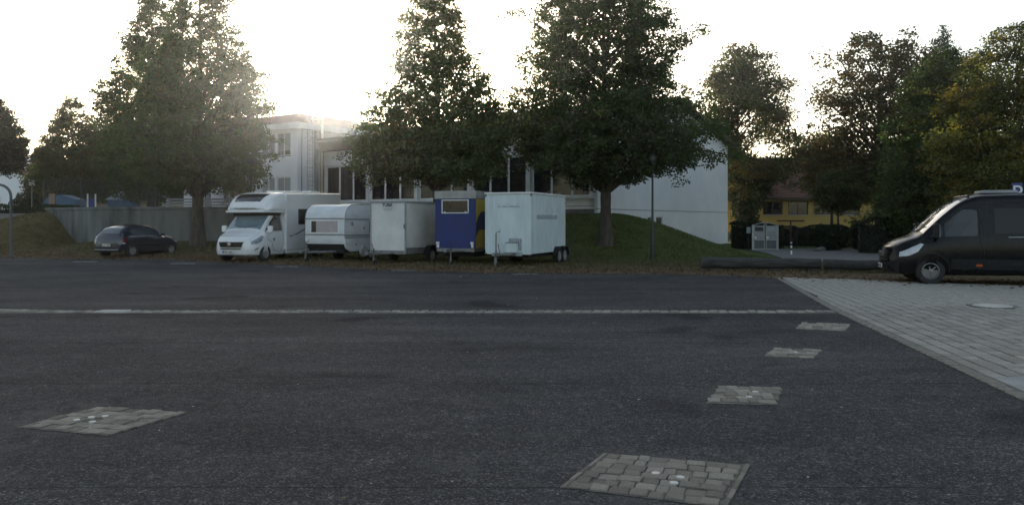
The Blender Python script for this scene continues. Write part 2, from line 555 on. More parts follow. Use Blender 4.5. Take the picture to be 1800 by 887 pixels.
# ------------------------------------------------------------------ the lie of the land
EX = np.array([-80, -40, -23.2, -18.2, -14.7, -12.1, -9.7, -7.0, -4.6, -2.5, -0.7, 1.7, 3.9, 5.7, 7.6, 12.7, 20, 60])
EY = np.array([42, 39, 36.1, 34.9, 34.6, 32.4, 30.6, 28.9, 27.0, 25.9, 25.3, 24.9, 24.7, 24.3, 23.1, 19.9, 16, -2])
A_ = np.array([4.44, 42.8])
E1 = np.array([0.819, -0.574])
E2 = np.array([0.574, 0.819])
def edge_y(x):
    return np.interp(x, EX, EY)
def height(x, y):
    x = np.asarray(x, float); y = np.asarray(y, float)
    d = y - edge_y(x)
    z = -0.03 + 0.05 * sm(d / 1.5)
    z = z + 0.5 * sm((y - 37) / 5) * sm((x + 25) / 3) * sm((-8 - x) / 3)
    bank = 2.25 * sm((y - 38.6) / 8.2) * sm((-23.3 - x) / 4.3) * (1 - .30 * sm((-26.6 - x) / 4.5))
    z = np.maximum(z, bank)
    s = (x - A_[0]) * E1[0] + (y - A_[1]) * E1[1]
    n = (x - A_[0]) * E2[0] + (y - A_[1]) * E2[1]
    # bank in front of the hall, running down round its corner
    prof = sm((n + 9.0) / 9.2)
    m = 2.05 * prof * (1 - sm(np.maximum(n - 1.5, 0) / 17.0 + np.maximum(s, 0) / 9.0))
    z = np.maximum(z, m * sm((x + 17) / 4))
    return np.where(d < 0.25, -0.05, z)

def terrain():
    xs = np.arange(-75, 75.1, 0.5)
    ys = np.concatenate([np.arange(12, 70, 0.4), np.arange(70, 140, 3)])
    X, Y = np.meshgrid(xs, ys)
    Z = height(X, Y)
    Z += 0.03 * np.sin(X * 1.7 + Y * 0.6) * np.sin(Y * 1.3 - X * .4) * sm((Y - edge_y(X) - 1) / 3)
    V = np.stack([X, Y, Z], -1).reshape(-1, 3)
    ny, nx = X.shape
    i = np.arange(ny * nx).reshape(ny, nx)
    Fq = np.stack([i[:-1, :-1], i[:-1, 1:], i[1:, 1:], i[1:, :-1]], -1).reshape(-1, 4)
    t = ground_tint(V[:, 0], V[:, 1])
    me = np_mesh("grass_bank", V, Fq, MT['bank'], t)
    me.polygons.foreach_set('use_smooth', [True] * len(me.polygons))
    o = link("grass_bank", me)
    tag(o, kind='structure')
    return o

def ground_tint(x, y):
    d = y - edge_y(x)
    green = np.array([0.078, 0.098, 0.030]); brown = np.array([0.128, 0.092, 0.056]); olive = np.array([0.085, 0.080, 0.034])
    f = sm((d - 1.2 + 0.9 * np.sin(x * 1.9) * np.sin(x * .7 + y)) / 4.0)[:, None]
    t = brown * (1 - f) + olive * f
    g = (sm((d - 5.0 - 1.2 * np.sin(x * .8)) / 9.0) * sm((x + 15) / 8))[:, None]
    t = t * (1 - g) + green * g
    l = (sm((-20 - x) / 4) * sm((y - 38) / 2))[:, None] * 0.65
    dry = np.array([0.115, 0.085, 0.042])
    return t * (1 - l) + dry * l

terrain()

# lot: one asphalt sheet up to the wandering edge
mb = MB()
xs = np.linspace(-80, 60, 141)
top = [(x, float(edge_y(x)) + 0.10 * math.sin(x * 3.1) + 0.08 * math.sin(x * 7.7), 0.0) for x in xs]
bot = [(x, -60.0, 0.0) for x in xs]
n_ = len(xs)
mb.add(bot + top, [(i, i + 1, n_ + i + 1, n_ + i) for i in range(n_ - 1)])
tag(mb.build("asphalt_lot", MT['asphalt']), kind='structure')
mb = MB()
mb.add([(-900, -300, -0.35), (900, -300, -0.35), (900, 900, -0.35), (-900, 900, -0.35)], [(0, 1, 2, 3)])
tag(mb.build("ground", MT['ground']), kind='structure')
# terrace behind the retaining wall
mb = MB()
mb.prism([(-27.3, 47.1), (-23.25, 44.2), (-10.5, 44.2), (-4, 50), (-10, 60), (-10, 110), (-90, 110), (-90, 47.1)], 0.0, 2.1, 'z')
tag(mb.build("terrace", MT['terrace']), kind='structure')

# ------------------------------------------------------------------ cobbles, pavers, gutter
def block_proto(seed, inset=0.07, jit=0.05):
    r = random.Random(seed)
    def ring(s, z, j):
        return [((sx * s + r.uniform(-j, j)), (sy * s + r.uniform(-j, j)), z) for sx, sy in ((-1, -1), (1, -1), (1, 1), (-1, 1))]
    b = ring(0.5, 0, 0.0)
    m = ring(0.5, 0.72, jit * 0.4)
    t = [(x, y, 1 + r.uniform(-0.12, 0.12)) for x, y, _ in ring(0.5 - inset, 1, jit)]
    vs = b + m + t + [(r.uniform(-.1, .1), r.uniform(-.1, .1), 1.08)]
    fs = []
    for o in (0, 4):
        for k in range(4):
            fs.append((o + k, o + (k + 1) % 4, o + 4 + (k + 1) % 4, o + 4 + k))
    for k in range(4):
        fs.append((8 + k, 8 + (k + 1) % 4, 12))
    return vs, fs

SETT = []
for k in range(10):
    vs, fs = block_proto(k, 0.08, 0.085)
    SETT.append((vs, fs, MB().add(vs, fs).mesh("sett", MT['sett'])))
PAV = []
for k in range(6):
    vs, fs = block_proto(50 + k, 0.028, 0.012)
    PAV.append((vs, fs, MB().add(vs, fs).mesh("paver", MT['paver'])))

def put_block(protos, name, parent, x, y, w_, d_, rz, z0, h):
    p = random.choice(protos)
    o = link(name, p[2], parent)
    o.location = (x, y, z0)
    o.rotation_euler = (random.uniform(-.012, .012), random.uniform(-.012, .012), rz)
    o.scale = (w_, d_, h)
    return o

def join_blocks(name, protos, blocks, mat_, parent):
    V, Fq = [], []
    b = 0
    for x, y, w_, d_, rz, z0, h in blocks:
        vs, fs, _ = random.choice(protos)
        a = np.array(vs) * (w_, d_, h)
        c, s = math.cos(rz), math.sin(rz)
        V.append(np.stack([a[:, 0] * c - a[:, 1] * s + x, a[:, 0] * s + a[:, 1] * c + y, a[:, 2] + z0], -1))
        for f in fs:
            for t in ((f[0], f[1], f[2]), (f[0], f[2], f[3])) if len(f) == 4 else (f,):
                Fq.append([i + b for i in t])
        b += len(vs)
    me = np_mesh(name, np.concatenate(V), np.array(Fq), mat_)
    return tag(link(name, me, parent), kind='stuff')

def cobble_patch(label, px4, nr, nc, studs, edging=True, parts=True, group="cobbled patches set in the asphalt"):
    # px4: back left, back right, front right, front left
    q = [G(*p) for p in px4]
    c = sum(q, Vector()) / 4
    root = thing("cobble_patch", label, "cobble patch", c, 0, group)
    loc = [p - c for p in q]
    bl, br, fr, fl = loc
    def B(u, v):
        a = bl.lerp(br, u); b = fl.lerp(fr, u)
        return a.lerp(b, v)
    mb = MB()
    o_ = 1.0
    mb.add([(p.x * o_, p.y * o_, 0.004) for p in (fl, fr, br, bl)], [(0, 1, 2, 3)])
    mb.build("joint_bed", MT['mortar'], root)
    wU = ((br - bl).length + (fr - fl).length) / 2
    wV = ((bl - fl).length + (br - fr).length) / 2
    ang = math.atan2((br - bl + fr - fl).y, (br - bl + fr - fl).x)
    blocks = []
    v = 0.03 if edging else 0.0
    for r_ in range(nr):
        dv = (0.97 / nr) * random.uniform(0.9, 1.1)
        u = 0.035 if edging else 0.0
        end = 0.965 if edging else 1.0
        while u < end - 0.02:
            du = (0.93 / nc) * random.choice((0.7, 0.85, 1.0, 1.0, 1.15, 1.35))
            if u + du > end - 0.04:
                du = end - u
            if random.random() > 0.03:
                p = B(u + du / 2 + random.uniform(-.006, .006), min(0.985, v + dv / 2) + random.uniform(-.008, .008))
                blocks.append((p.x, p.y, du * wU * 0.95, dv * wV * 0.93, ang + random.uniform(-.05, .05), 0.0, random.uniform(0.008, 0.018)))
            u += du
        v += dv
        if v > 0.97:
            break
    if edging:
        for a, b_ in ((bl, fl), (br, fr)):
            k = 5
            for i in range(k):
                p = a.lerp(b_, (i + .5) / k)
                d = b_ - a
                blocks.append((p.x, p.y, d.length / k * 0.97, 0.028, math.atan2(d.y, d.x), 0.0, random.uniform(.007, .012)))
    if parts:
        for bk in blocks:
            put_block(SETT, "sett", root, *bk)
    else:
        join_blocks("setts", SETT, blocks, MT['concrete'], root)
    for u, v in studs:
        p = B(u, v)
        s_ = MB().lathe([(0.027, 0.0), (0.028, 0.015), (0.024, 0.0185), (0.0005, 0.019)], n=14).build("marker_stud", MT['plaque'], root, smooth=40)
        s_.location = (p.x, p.y, 0.0)
    return root

cobble_patch("nearest cobbled square in the asphalt, three white studs, bottom edge of the photo",
             [(1065, 797), (1315, 817), (1272, 893), (988, 857)], 7, 8, [(.47, .46), (.64, .50), (.63, .64)])
cobble_patch("broad cobbled square with four white studs alone on the left asphalt",
             [(175, 715), (328, 726), (188, 766), (30, 751)], 6, 7, [(.42, .40), (.34, .48), (.30, .62), (.50, .64)], False)
cobble_patch("cobbled square with two white studs just behind the nearest one",
             [(1265, 679), (1376, 682), (1362, 712), (1240, 709)], 5, 5, [(.62, .35), (.58, .65)], False)
cobble_patch("cobbled square with a white stud, second from the paved yard corner",
             [(1362, 612), (1445, 615), (1429, 630), (1343, 627)], 5, 5, [(.55, .5)], False)
cobble_patch("cobbled square closest to the gutter and the paved yard corner",
             [(1410, 567), (1495, 570), (1485, 582), (1398, 578)], 6, 6, [], False)
for (px, py), lab in zip([(150, 460), (322, 463.5), (505, 469), (710, 475.5), (925, 482)],
                         ["thin cobbled strip by the dark blue hatchback's rear wheel", "thin cobbled strip between hatchback and motorhome",
                          "thin cobbled strip in front of the white caravan", "thin cobbled strip in front of the dusty box trailer",
                          "thin cobbled strip in front of the pale blue box trailer"]):
    cobble_patch(lab, [(px - 19, py - 1.0), (px + 22, py - .9), (px + 18, py + 1.1), (px - 23, py + 1.0)], 6, 7, [], False, False,
                 "thin cobbled strips along the far edge of the lot")

# gutter of two sett rows across the lot
GUT = [(vs, fs, MB().add(vs, fs).mesh("sett", MT['gutsett'])) for vs, fs, _ in SETT]
gut = link("gutter", MB().box(-16, 13.96, 0.001, 5.75, 14.36, 0.004).mesh("gutter", MT['mortar']))
tag(gut, kind='structure')
def gy(x):
    return 14.16 + 0.22 * sm((-7.6 - x) / 2.5) + 0.02 * math.sin(x)
x = -9.6
far = []
cnt = 0
while x < 5.62:
    for row in (0, 1):
        w_ = random.uniform(0.15, 0.18)
        if -7.35 < x < -6.85:
            continue
        put_block(GUT, "sett", gut, x + w_ / 2 + (0.05 if row else 0), float(gy(x)) - 0.09 + row * 0.17, w_ * 0.84, 0.15, random.uniform(-.04, .04), 0.0, random.uniform(0.016, 0.024))
    x += 0.172
while x > -9.7 and len(far) < 90:
    k = len(far)
    far.append((-9.75 - (k // 2) * 0.172, float(gy(-9.75 - (k // 2) * 0.172)) - 0.09 + (k % 2) * 0.17, 0.155, 0.15, 0, 0.0, 0.018))
join_blocks("setts", SETT, far, MT['gutsett'], gut)
dr = thing("drain_grate", "pale iron drain grate let into the sett gutter at the left", "drain", (-7.1, 14.17, 0))
mb = MB()
mb.box(-.25, -.17, 0.003, .25, -.14, .026).box(-.25, .14, .003, .25, .17, .026).box(-.25, -.14, .003, -.22, .14, .026).box(.22, -.14, .003, .25, .14, .026)
mb.build("frame", MT['paleiron'], dr)
bar = MB().box(-.012, -.14, .003, .012, .14, .024).mesh("bar", MT['paleiron'])
for k in range(9):
    o = link("bar", bar, dr)
    o.location = (-.192 + k * 0.048, 0, 0)
MB().box(-.22, -.14, .0015, .22, .14, .0025).build("pit", MT['under'], dr)

# paved yard on the right
LB = [(8.35, 26.6), (7.59, 23.1), (5.80, 14.45), (5.72, 14.0), (4.56, 7.09), (3.7, 2.2)]
def lbx(y):
    p = sorted(LB, key=lambda a: a[1])
    return np.interp(y, [a[1] for a in p], [a[0] for a in p])
yard = MB()
pts = [(x_, y_, 0.004) for x_, y_ in LB if y_ < 23.2]
fx = np.linspace(7.6, 26, 20)
back = [(float(a), float(edge_y(a)) - 0.02, 0.004) for a in fx][::-1]
yard.add(pts + [(20, 2.2, 0.004)] + back, [tuple(range(len(pts) + 1 + len(back)))])
yd = tag(yard.build("paved_yard", MT['joint']), kind='structure')
va = np.array([-0.165, -0.986]); ua = np.array([0.986, -0.165])
org = np.array([7.59, 23.1])
rzp = math.atan2(ua[1], ua[0])
cand = []
for i in range(-14, 95):
    vv = -12.0
    jj = 0
    off = 0.1 if i % 2 else 0.0
    while vv < 23:
        c = org + ua * (i * 0.217 + 0.30) + va * (vv + off)
        # turned course every few metres
        if c[1] < edge_y(c[0]) - 0.05 and c[0] > lbx(c[1]) + 0.10 and c[1] > 3.5 and c[0] < 19.6 and not (c[1] < 8.2 + 0.25 * (c[0] - 5) and c[0] < 8.62):
            if (c[0] - 9.05) ** 2 + (c[1] - 15.0) ** 2 > 0.42 ** 2:
                lft = max(c[0] - 0.093, float(lbx(c[1])) + 0.165)
                wdt = c[0] + 0.093 - lft
                if wdt > 0.04:
                    cand.append((lft + wdt / 2, c[1], wdt, 0.199, rzp, 0.0, random.uniform(0.017, 0.024)))
        vv += 0.212
# border course along the asphalt
edge_blocks = []
for (xa, ya), (xb, yb) in zip(LB[1:], LB[2:]):
    d = math.hypot(xb - xa, yb - ya)
    k = int(d / 0.19)
    for i in range(k):
        t = (i + .5) / k
        for row in (0.075,):
            edge_blocks.append((xa + (xb - xa) * t + row, ya + (yb - ya) * t, d / k * 0.94, 0.14, math.atan2(yb - ya, xb - xa) + random.uniform(-.03, .03), 0.0, random.uniform(.015, .021)))
def seen(b):
    px = 900 + F * b[0] / b[1]
    py = 390 + F * CAM_H / b[1]
    return px < 1805 and py < 890
vis = sorted([b for b in cand if seen(b)], key=lambda b: b[1])
near = vis[:300]
rest = vis[300:] + [b for b in cand if not seen(b)]
for b in near:
    put_block(PAV, "paver", yd, *b)
join_blocks("pavers", PAV, rest, MT['paver'], yd)
join_blocks("border_setts", SETT, edge_blocks, MT['gutsett'], yd)
mb = MB()
ys_ = np.linspace(2.4, 8.1, 12)
pl = [(float(lbx(a)) + 0.17, float(a)) for a in ys_]
mb.prism(pl + [(8.5, 9.0), (8.5, 2.4)], 0.0045, 0.021, 'z')
mb.build("concrete_slab", MT['slab'], yd)
mh = thing("manhole_cover", "round pale manhole cover in the paved yard", "manhole cover", (9.05, 15.0, 0))
MB().lathe([(.40, .004), (.40, .024), (.34, .026), (.335, .012), (.0005, .012)], n=32).build("ring", MT['iron'], mh, smooth=30)
mb = MB().lathe([(.33, .012), (.33, .030), (.0005, .031)], n=32)
for k in range(-5, 6):
    wd = math.sqrt(max(0, .30 ** 2 - (k * .055) ** 2))
    mb.box(-wd, k * .055 - .012, .030, wd, k * .055 + .012, .035)
mb.build("cover", MT['paleiron'], mh, smooth=30)

# fallen leaves and crumbs: too many to count
def scatter_leaves(name, n, fx_, size, cols, zf, z0=0.012, up=0.5):
    P = fx_(n)
    z = zf(P[:, 0], P[:, 1]) + z0
    n = len(P)
    a = rng.uniform(0, 2 * np.pi, n)
    s = rng.uniform(.5, 1.2, n) * size
    tx = np.stack([np.cos(a), np.sin(a), rng.uniform(-up, up, n)], -1) * s[:, None]
    ty = np.stack([-np.sin(a), np.cos(a), rng.uniform(-up, up, n)], -1) * (s * rng.uniform(.4, .8, n))[:, None]
    c = np.stack([P[:, 0], P[:, 1], z + s * up * 0.55], -1)
    V = np.stack([c - tx, c + ty, c + tx, c - ty], 1).reshape(-1, 3)
    cols = np.array(cols)
    t = cols[rng.integers(0, len(cols), n)] * rng.uniform(.7, 1.25, (n, 1))
    me = np_mesh(name, V, np.arange(4 * n).reshape(n, 4), MT['leaf'], np.repeat(t, 4, 0))
    return tag(link(name, me), kind='stuff')

def edge_pts(n):
    x_ = rng.uniform(-30, 20, n)
    d = rng.normal(0.9, 1.0, n)
    return np.stack([x_, edge_y(x_) + d], -1)
def lot_pts(n):
    Y = 4.2 + 20 * rng.random(n) ** 1.6
    X = rng.uniform(-.7, .7, n) * Y
    return np.stack([X, Y], -1)
BR = [(.16, .09, .045), (.11, .07, .04), (.20, .13, .06), (.08, .055, .035), (.14, .11, .04)]
flat = lambda x_, y_: np.zeros_like(x_)
scatter_leaves("fallen_leaves", 6500, edge_pts, 0.06, BR, lambda a, b: np.maximum(height(a, b), 0.0))
scatter_leaves("leaf_crumbs", 420, lot_pts, 0.016, BR + [(.32, .31, .28), (.42, .41, .37)], flat, 0.003, 0.25)

# grass tufts
def blades(name, n, ptf, h, keep=None):
    P = ptf(n)
    z = height(P[:, 0], P[:, 1])
    n = len(P)
    a = rng.uniform(0, 2 * np.pi, n)
    hh = h * rng.uniform(.4, 1.2, n)
    wd = 0.018 + 0.02 * rng.random(n)
    b0 = np.stack([P[:, 0], P[:, 1], z - 0.01], -1)
    dx = np.stack([np.cos(a), np.sin(a), np.zeros(n)], -1) * wd[:, None]
    lean = np.stack([rng.normal(0, .5, n), rng.normal(0, .5, n), np.ones(n)], -1) * hh[:, None]
    V = np.stack([b0 - dx, b0 + dx, b0 + lean], 1).reshape(-1, 3)
    t = ground_tint(P[:, 0], P[:, 1]) * rng.uniform(.7, 1.5, (n, 1))
    me = np_mesh(name, V, np.arange(3 * n).reshape(n, 3), MT['blade'], np.repeat(t, 3, 0))
    return tag(link(name, me), kind='stuff')
def bank_pts(n):
    Y = rng.uniform(24, 52, n)
    X = rng.uniform(-.66, .52, n) * Y
    d = Y - edge_y(X)
    ok = (d > 0.5) & (rng.random(n) < sm((d - .3) / 3.5) * .8 + .2)
    s = (X - A_[0]) * E1[0] + (Y - A_[1]) * E1[1]
    nn = (X - A_[0]) * E2[0] + (Y - A_[1]) * E2[1]
    ok &= ~((nn > -0.2) & (s < 0.1)) & ~((X > -27) & (X < -10) & (Y > 44))
    ok &= ~((X > 11.3) & (Y > 31.5)) & ~((X > 13) & (Y > 29))
    return np.stack([X, Y], -1)[ok]
blades("grass", 150000, bank_pts, 0.09)

# ------------------------------------------------------------------ log barrier, gravel drive
mb = MB()
mb.prism([(11.2, 32.4), (13.5, 29.6), (40, 20), (60, 30), (40, 45.5), (17.4, 46.2), (13.2, 44.5), (12.6, 39.3)], 0.0, 0.07, 'z')
tag(mb.build("gravel_drive", MT['gravel']), kind='structure')
def log(label, p0, p1, r0, r1):
    root = thing("log_barrier", label, "log barrier", ((p0[0] + p1[0]) / 2, (p0[1] + p1[1]) / 2, 0), 0, "logs lying along the lot edge")
    c = root.location
    n = 12
    pts, rad = [], []
    for i in range(n):
        t = i / (n - 1)
        pts.append((p0[0] + (p1[0] - p0[0]) * t - c[0], p0[1] + (p1[1] - p0[1]) * t - c[1], 0.09 + r0 + 0.012 * math.sin(i * 1.7)))
        rad.append((r0 + (r1 - r0) * t) * random.uniform(.955, 1.04))
    MB().tube(pts, rad, 14).build("trunk", MT['log'], root, smooth=50)
    for t in (.10, .62, .93):
        x_ = p0[0] + (p1[0] - p0[0]) * t - c[0]; y_ = p0[1] + (p1[1] - p0[1]) * t - c[1]
        b = MB().box(-.16, -.2, 0, .16, .2, .12).build("bearer", MT['log'], root, bevel=.015)
        b.location = (x_, y_, -0.01)
        b.rotation_euler = (0, 0, math.atan2(p1[1] - p0[1], p1[0] - p0[0]))
    return root
log("long weathered log lying from the grass bank to the gap before the van", (6.15, 25.9), (9.84, 25.4), .185, .165)
log("weathered log whose far end is hidden behind the black van", (9.92, 25.38), (13.4, 23.9), .165, .15)

# ------------------------------------------------------------------ buildings
def pieces_wall(name, parent, mat_, x0, x1, z0, z1, y0, y1, openings=()):
    xs = sorted({x0, x1, *[a for o in openings for a in o[:2]]})
    zs = sorted({z0, z1, *[a for o in openings for a in o[2:]]})
    mb = MB()
    for i in range(len(xs) - 1):
        # merge vertically where possible
        run = None
        for j in range(len(zs) - 1):
            cx, cz = (xs[i] + xs[i + 1]) / 2, (zs[j] + zs[j + 1]) / 2
            hole = any(o[0] < cx < o[1] and o[2] < cz < o[3] for o in openings)
            if not hole:
                run = (run[0] if run else zs[j], zs[j + 1])
            if (hole or j == len(zs) - 2) and run:
                mb.box(xs[i], y0, run[0], xs[i + 1], y1, run[1])
                run = None
    return mb.build(name, mat_, parent)

def window(parent, x0, x1, z0, z1, y, nx=1, fw=0.07, blind=0.0, framem=None, sill=True, glass=None, depth=0.08):
    """window whose outer frame face lies at local y (facing -y)"""
    fm = framem or MT['whitewood']
    mb = MB()
    mb.box(x0, y, z0, x0 + fw, y + depth, z1).box(x1 - fw, y, z0, x1, y + depth, z1)
    mb.box(x0 + fw, y, z0, x1 - fw, y + depth, z0 + fw).box(x0 + fw, y, z1 - fw, x1 - fw, y + depth, z1)
    wd = (x1 - x0) / nx
    for k in range(1, nx):
        mb.box(x0 + wd * k - fw * .5, y + .002, z0 + fw, x0 + wd * k + fw * .5, y + depth, z1 - fw)
    f = mb.build("window", fm, parent)
    for k in range(nx):
        a = x0 + wd * k + (fw if k == 0 else fw * .5)
        b = x0 + wd * (k + 1) - (fw if k == nx - 1 else fw * .5)
        MB().box(a, y + .03, z0 + fw, b, y + .045, z1 - fw).build("pane", glass or MT['glass'], f)
        if blind:
            MB().box(a + .01, y + .018, z1 - fw - (z1 - z0) * blind, b - .01, y + .028, z1 - fw).build("blind", MT['blind'], f)
    if sill:
        MB().box(x0 - .06, y - .14, z0 - .06, x1 + .06, y + .02, z0 - .004).build("sill", MT['greytrim'], f)
    return f

RZ = math.atan2(E1[1], E1[0])
# --- the hall: window front to the lot, blind white gable wall to the right
hall = thing("hall_building", "white single storey hall with a long window front and a blind white end wall", "building", (A_[0], A_[1], 0), RZ)
Lh, Dh = 21.3, 20.3
bay = Lh / 5
ops = []
for k in range(5):
    ops.append((-Lh + k * bay + .15, -Lh + (k + 1) * bay - .15, 2.95, 5.45))
pieces_wall("front_wall", hall, MT['render'], -Lh, 0, 1.0, 6.5, 0.0, .3, ops)
MB().box(-Lh, -.05, 1.0, -.02, -.003, 2.30).build("plinth", MT['plinth'], hall)
MB().box(-Lh, -.14, 2.86, -.02, -.003, 2.947).build("long_sill", MT['whitewood'], hall)
MB().box(-Lh, -.035, 2.46, -.02, -.004, 2.49).build("string_course", MT['greytrim'], hall)
for k in range(5):
    window(hall, ops[k][0] + .002, ops[k][1] - .002, 2.952, 5.448, .10, 3, .13, 0, None, False)
for k in range(6):
    xk = -Lh + k * bay
    a, b = max(-Lh + .02, xk - .13), min(-.03, xk + .13)
    MB().box(a, -.07, 2.95, b, -.004, 5.5).build("pillar", MT['whitewood'], hall)
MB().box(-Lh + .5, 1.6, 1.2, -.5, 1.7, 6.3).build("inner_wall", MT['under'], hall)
# blind end wall (thick, pitched top) with two little cellar windows
cw = [(6.55, 7.25, 1.22, 1.92), (7.75, 8.75, 1.22, 1.92)]
def ends_wall():
    mb = MB()
    ys = sorted({0.0, Dh, Dh / 2, *[a for o in cw for a in o[:2]]})
    top = lambda y_: 7.25 + 2.3 * (1 - abs(y_ - Dh / 2) / (Dh / 2))
    for a, b in zip(ys, ys[1:]):
        hole = any(o[0] < (a + b) / 2 < o[1] for o in cw)
        segs = [(-.5, 1.22), (1.92, None)] if hole else [(-.5, None)]
        for z0, z1 in segs:
            t0, t1 = (z1, z1) if z1 else (top(a), top(b))
            vs = [(-.35, a, z0), (0, a, z0), (0, b, z0), (-.35, b, z0), (-.35, a, t0), (0, a, t0), (0, b, t1), (-.35, b, t1)]
            mb.add(vs, [(3, 2, 1, 0), (4, 5, 6, 7), (0, 1, 5, 4), (1, 2, 6, 5), (2, 3, 7, 6), (3, 0, 4, 7)])
    return mb
ends_wall().build("end_wall", MT['render'], hall)
MB().box(.003, .05, 2.29, .02, Dh - .05, 2.325).build("wall_joint", MT['greytrim'], hall)
for a, b, z0, z1 in cw:
    mb = MB().box(-.12, a, z0, -.05, a + .06, z1).box(-.12, b - .06, z0, -.05, b, z1).box(-.12, a + .06, z0, -.05, b - .06, z0 + .06).box(-.12, a + .06, z1 - .06, -.05, b - .06, z1)
    f = mb.build("cellar_window", MT['whitewood'], hall)
    MB().box(-.10, a + .06, z0 + .06, -.09, b - .06, z1 - .06).build("pane", MT['glass'], f)
    MB().box(-.30, a, z0 - .002, .07, b, z0 + .03).build("sill", MT['whitewood'], f)
# roof: pitched over most of the hall, flat deck and deep dark fascia at the left
XR = -13.6
mb = MB()
ridge, eave = 9.62, 7.28
prof = [(-.75, eave - .2), (-.75, eave), (Dh / 2, ridge), (Dh + .75, eave), (Dh + .75, eave - .2), (Dh / 2, ridge - .22)]
n = len(prof)
vs = [(XR, a, b) for a, b in prof] + [(.55, a, b) for a, b in prof]
mb.add(vs, [(i, (i + 1) % n, (i + 1) % n + n, i + n) for i in range(n)] + [(0, 1, 2, 5), (2, 3, 4, 5), (n, n + 5, n + 2, n + 1), (n + 2, n + 5, n + 4, n + 3)])
mb.build("roof", MT['roofdark'], hall)
pw = MB()
pw.prism([(.3, 6.5), (Dh / 2, ridge - .25), (Dh - .2, 6.5)], XR + .1, XR + .35, 'x')
pw.build("inner_gable", MT['render'], hall)
MB().box(-Lh + .02, -.70, 6.42, -.02, -.003, 7.06).build("fascia", MT['fascia'], hall)
MB().box(-Lh + .02, -.86, 7.063, XR - .02, Dh, 7.24).build("flat_roof", MT['roofdark'], hall)
MB().box(-Lh + .02, -.90, 7.0, -.02, -.863, 7.10).build("gutter_pipe", MT['greytrim'], hall)
MB().box(-Lh, Dh - .3, 0.5, -.36, Dh, 7.0).build("back_wall", MT['render'], hall)

# --- two storey block at the left, corner towards the lot
D_ = np.array([-14.3, 53.1])
blk = thing("two_storey_building", "white two storey block with dark hipped roof, ladder and steel flue", "building", (D_[0], D_[1], 2.05), RZ)
Lb, Db, Hb = 13.0, 14.0, 5.75
wops = []
for a, b in ((-2.22, -.72), (-3.86, -2.36), (-6.6, -5.1), (-8.3, -6.8), (-11.5, -9.6)):
    wops += [(a, b, 4.02, 5.62), (a, b, .95, 2.62)]
pieces_wall("front_wall", blk, MT['render'], -Lb, 0, -.3, Hb, 0, .3, wops)
for i, (a, b, z0, z1) in enumerate(wops):
    window(blk, a + .002, b - .002, z0 + .002, z1 - .002, .10, 2 if i > 1 else 2, .08, [.72, .8, .86, .8, 0, .4, .5, .3, .2, .6][i])
MB().box(-.3, .302, -.3, 0, Db, Hb).build("side_wall", MT['render'], blk)
MB().box(-Lb, Db - .3, -.3, -.302, Db - .002, Hb).build("back_wall", MT['render'], blk)
MB().box(-Lb, .302, -.3, -Lb + .3, Db - .302, Hb).build("far_wall", MT['render'], blk)
MB().box(-Lb - .35, -.35, Hb + .003, .35, Db + .35, Hb + .42).build("eaves_band", MT['whitewood'], blk)
mb = MB()
zb, zt = Hb + .423, Hb + 1.15
a = [(-Lb - .2, -.2), (.2, -.2), (.2, Db + .2), (-Lb - .2, Db + .2)]
b = [(-Lb + .5, .5), (-.5, .5), (-.5, Db - .5), (-Lb + .5, Db - .5)]
mb.add([(x_, y_, zb) for x_, y_ in a] + [(x_, y_, zt) for x_, y_ in b], [(0, 1, 5, 4), (1, 2, 6, 5), (2, 3, 7, 6), (3, 0, 4, 7), (4, 5, 6, 7), (3, 2, 1, 0)])
mb.build("roof", MT['rooftile'], blk)
MB().tube([(.09, .28, 0), (.09, .28, Hb - .1), (.12, .28, Hb)], .05, 8).build("downpipe", MT['greytrim'], blk, smooth=40)
ld = link("ladder", MB().tube([(.28, .62, .3), (.28, .62, 7.35)], .022, 6).tube([(.28, 1.06, .3), (.28, 1.06, 7.35)], .022, 6).mesh("ladder", MT['steel']), blk)
rung = MB().tube([(.28, .62, 0), (.28, 1.06, 0)], .014, 5).mesh("rung", MT['steel'])
for k in range(22):
    o = link("rung", rung, ld)
    o.location = (0, 0, .5 + k * .30)
hoop = MB().tube([(.28 + .62 * math.sin(t), .84 - .34 * math.cos(t), 0) for t in np.linspace(0, math.pi, 11)], .013, 5).mesh("hoop", MT['steel'])
for k in range(6):
    o = link("hoop", hoop, ld)
    o.location = (0, 0, 2.7 + k * .92)
MB().box(.01, .56, 3.2, .28, .60, 3.24).box(.01, 1.08, 3.2, .28, 1.12, 3.24).box(.01, .56, 5.2, .28, .6, 5.24).box(.01, 1.08, 5.2, .28, 1.12, 5.24).build("bracket", MT['steel'], ld)
fl = link("flue", MB().tube([(.30, 1.86, .2), (.30, 1.86, 7.45)], .13, 14).mesh("flue", MT['bright'], smooth=40), blk)
for k in range(7):
    MB().lathe([(.133, 0), (.145, .01), (.145, .05), (.133, .06)], (.30, 1.86, 1.0 + k * 1.0), n=14).build("collar", MT['bright'], fl, smooth=40)
MB().lathe([(.05, 7.42), (.17, 7.45), (.17, 7.50), (.04, 7.56)], (.30, 1.86, 0), n=14).build("cap", MT['steel'], fl, smooth=40)
MB().box(.003, 1.40, 0, .22, 1.62, Hb).build("wall_duct", MT['greytrim'], blk)

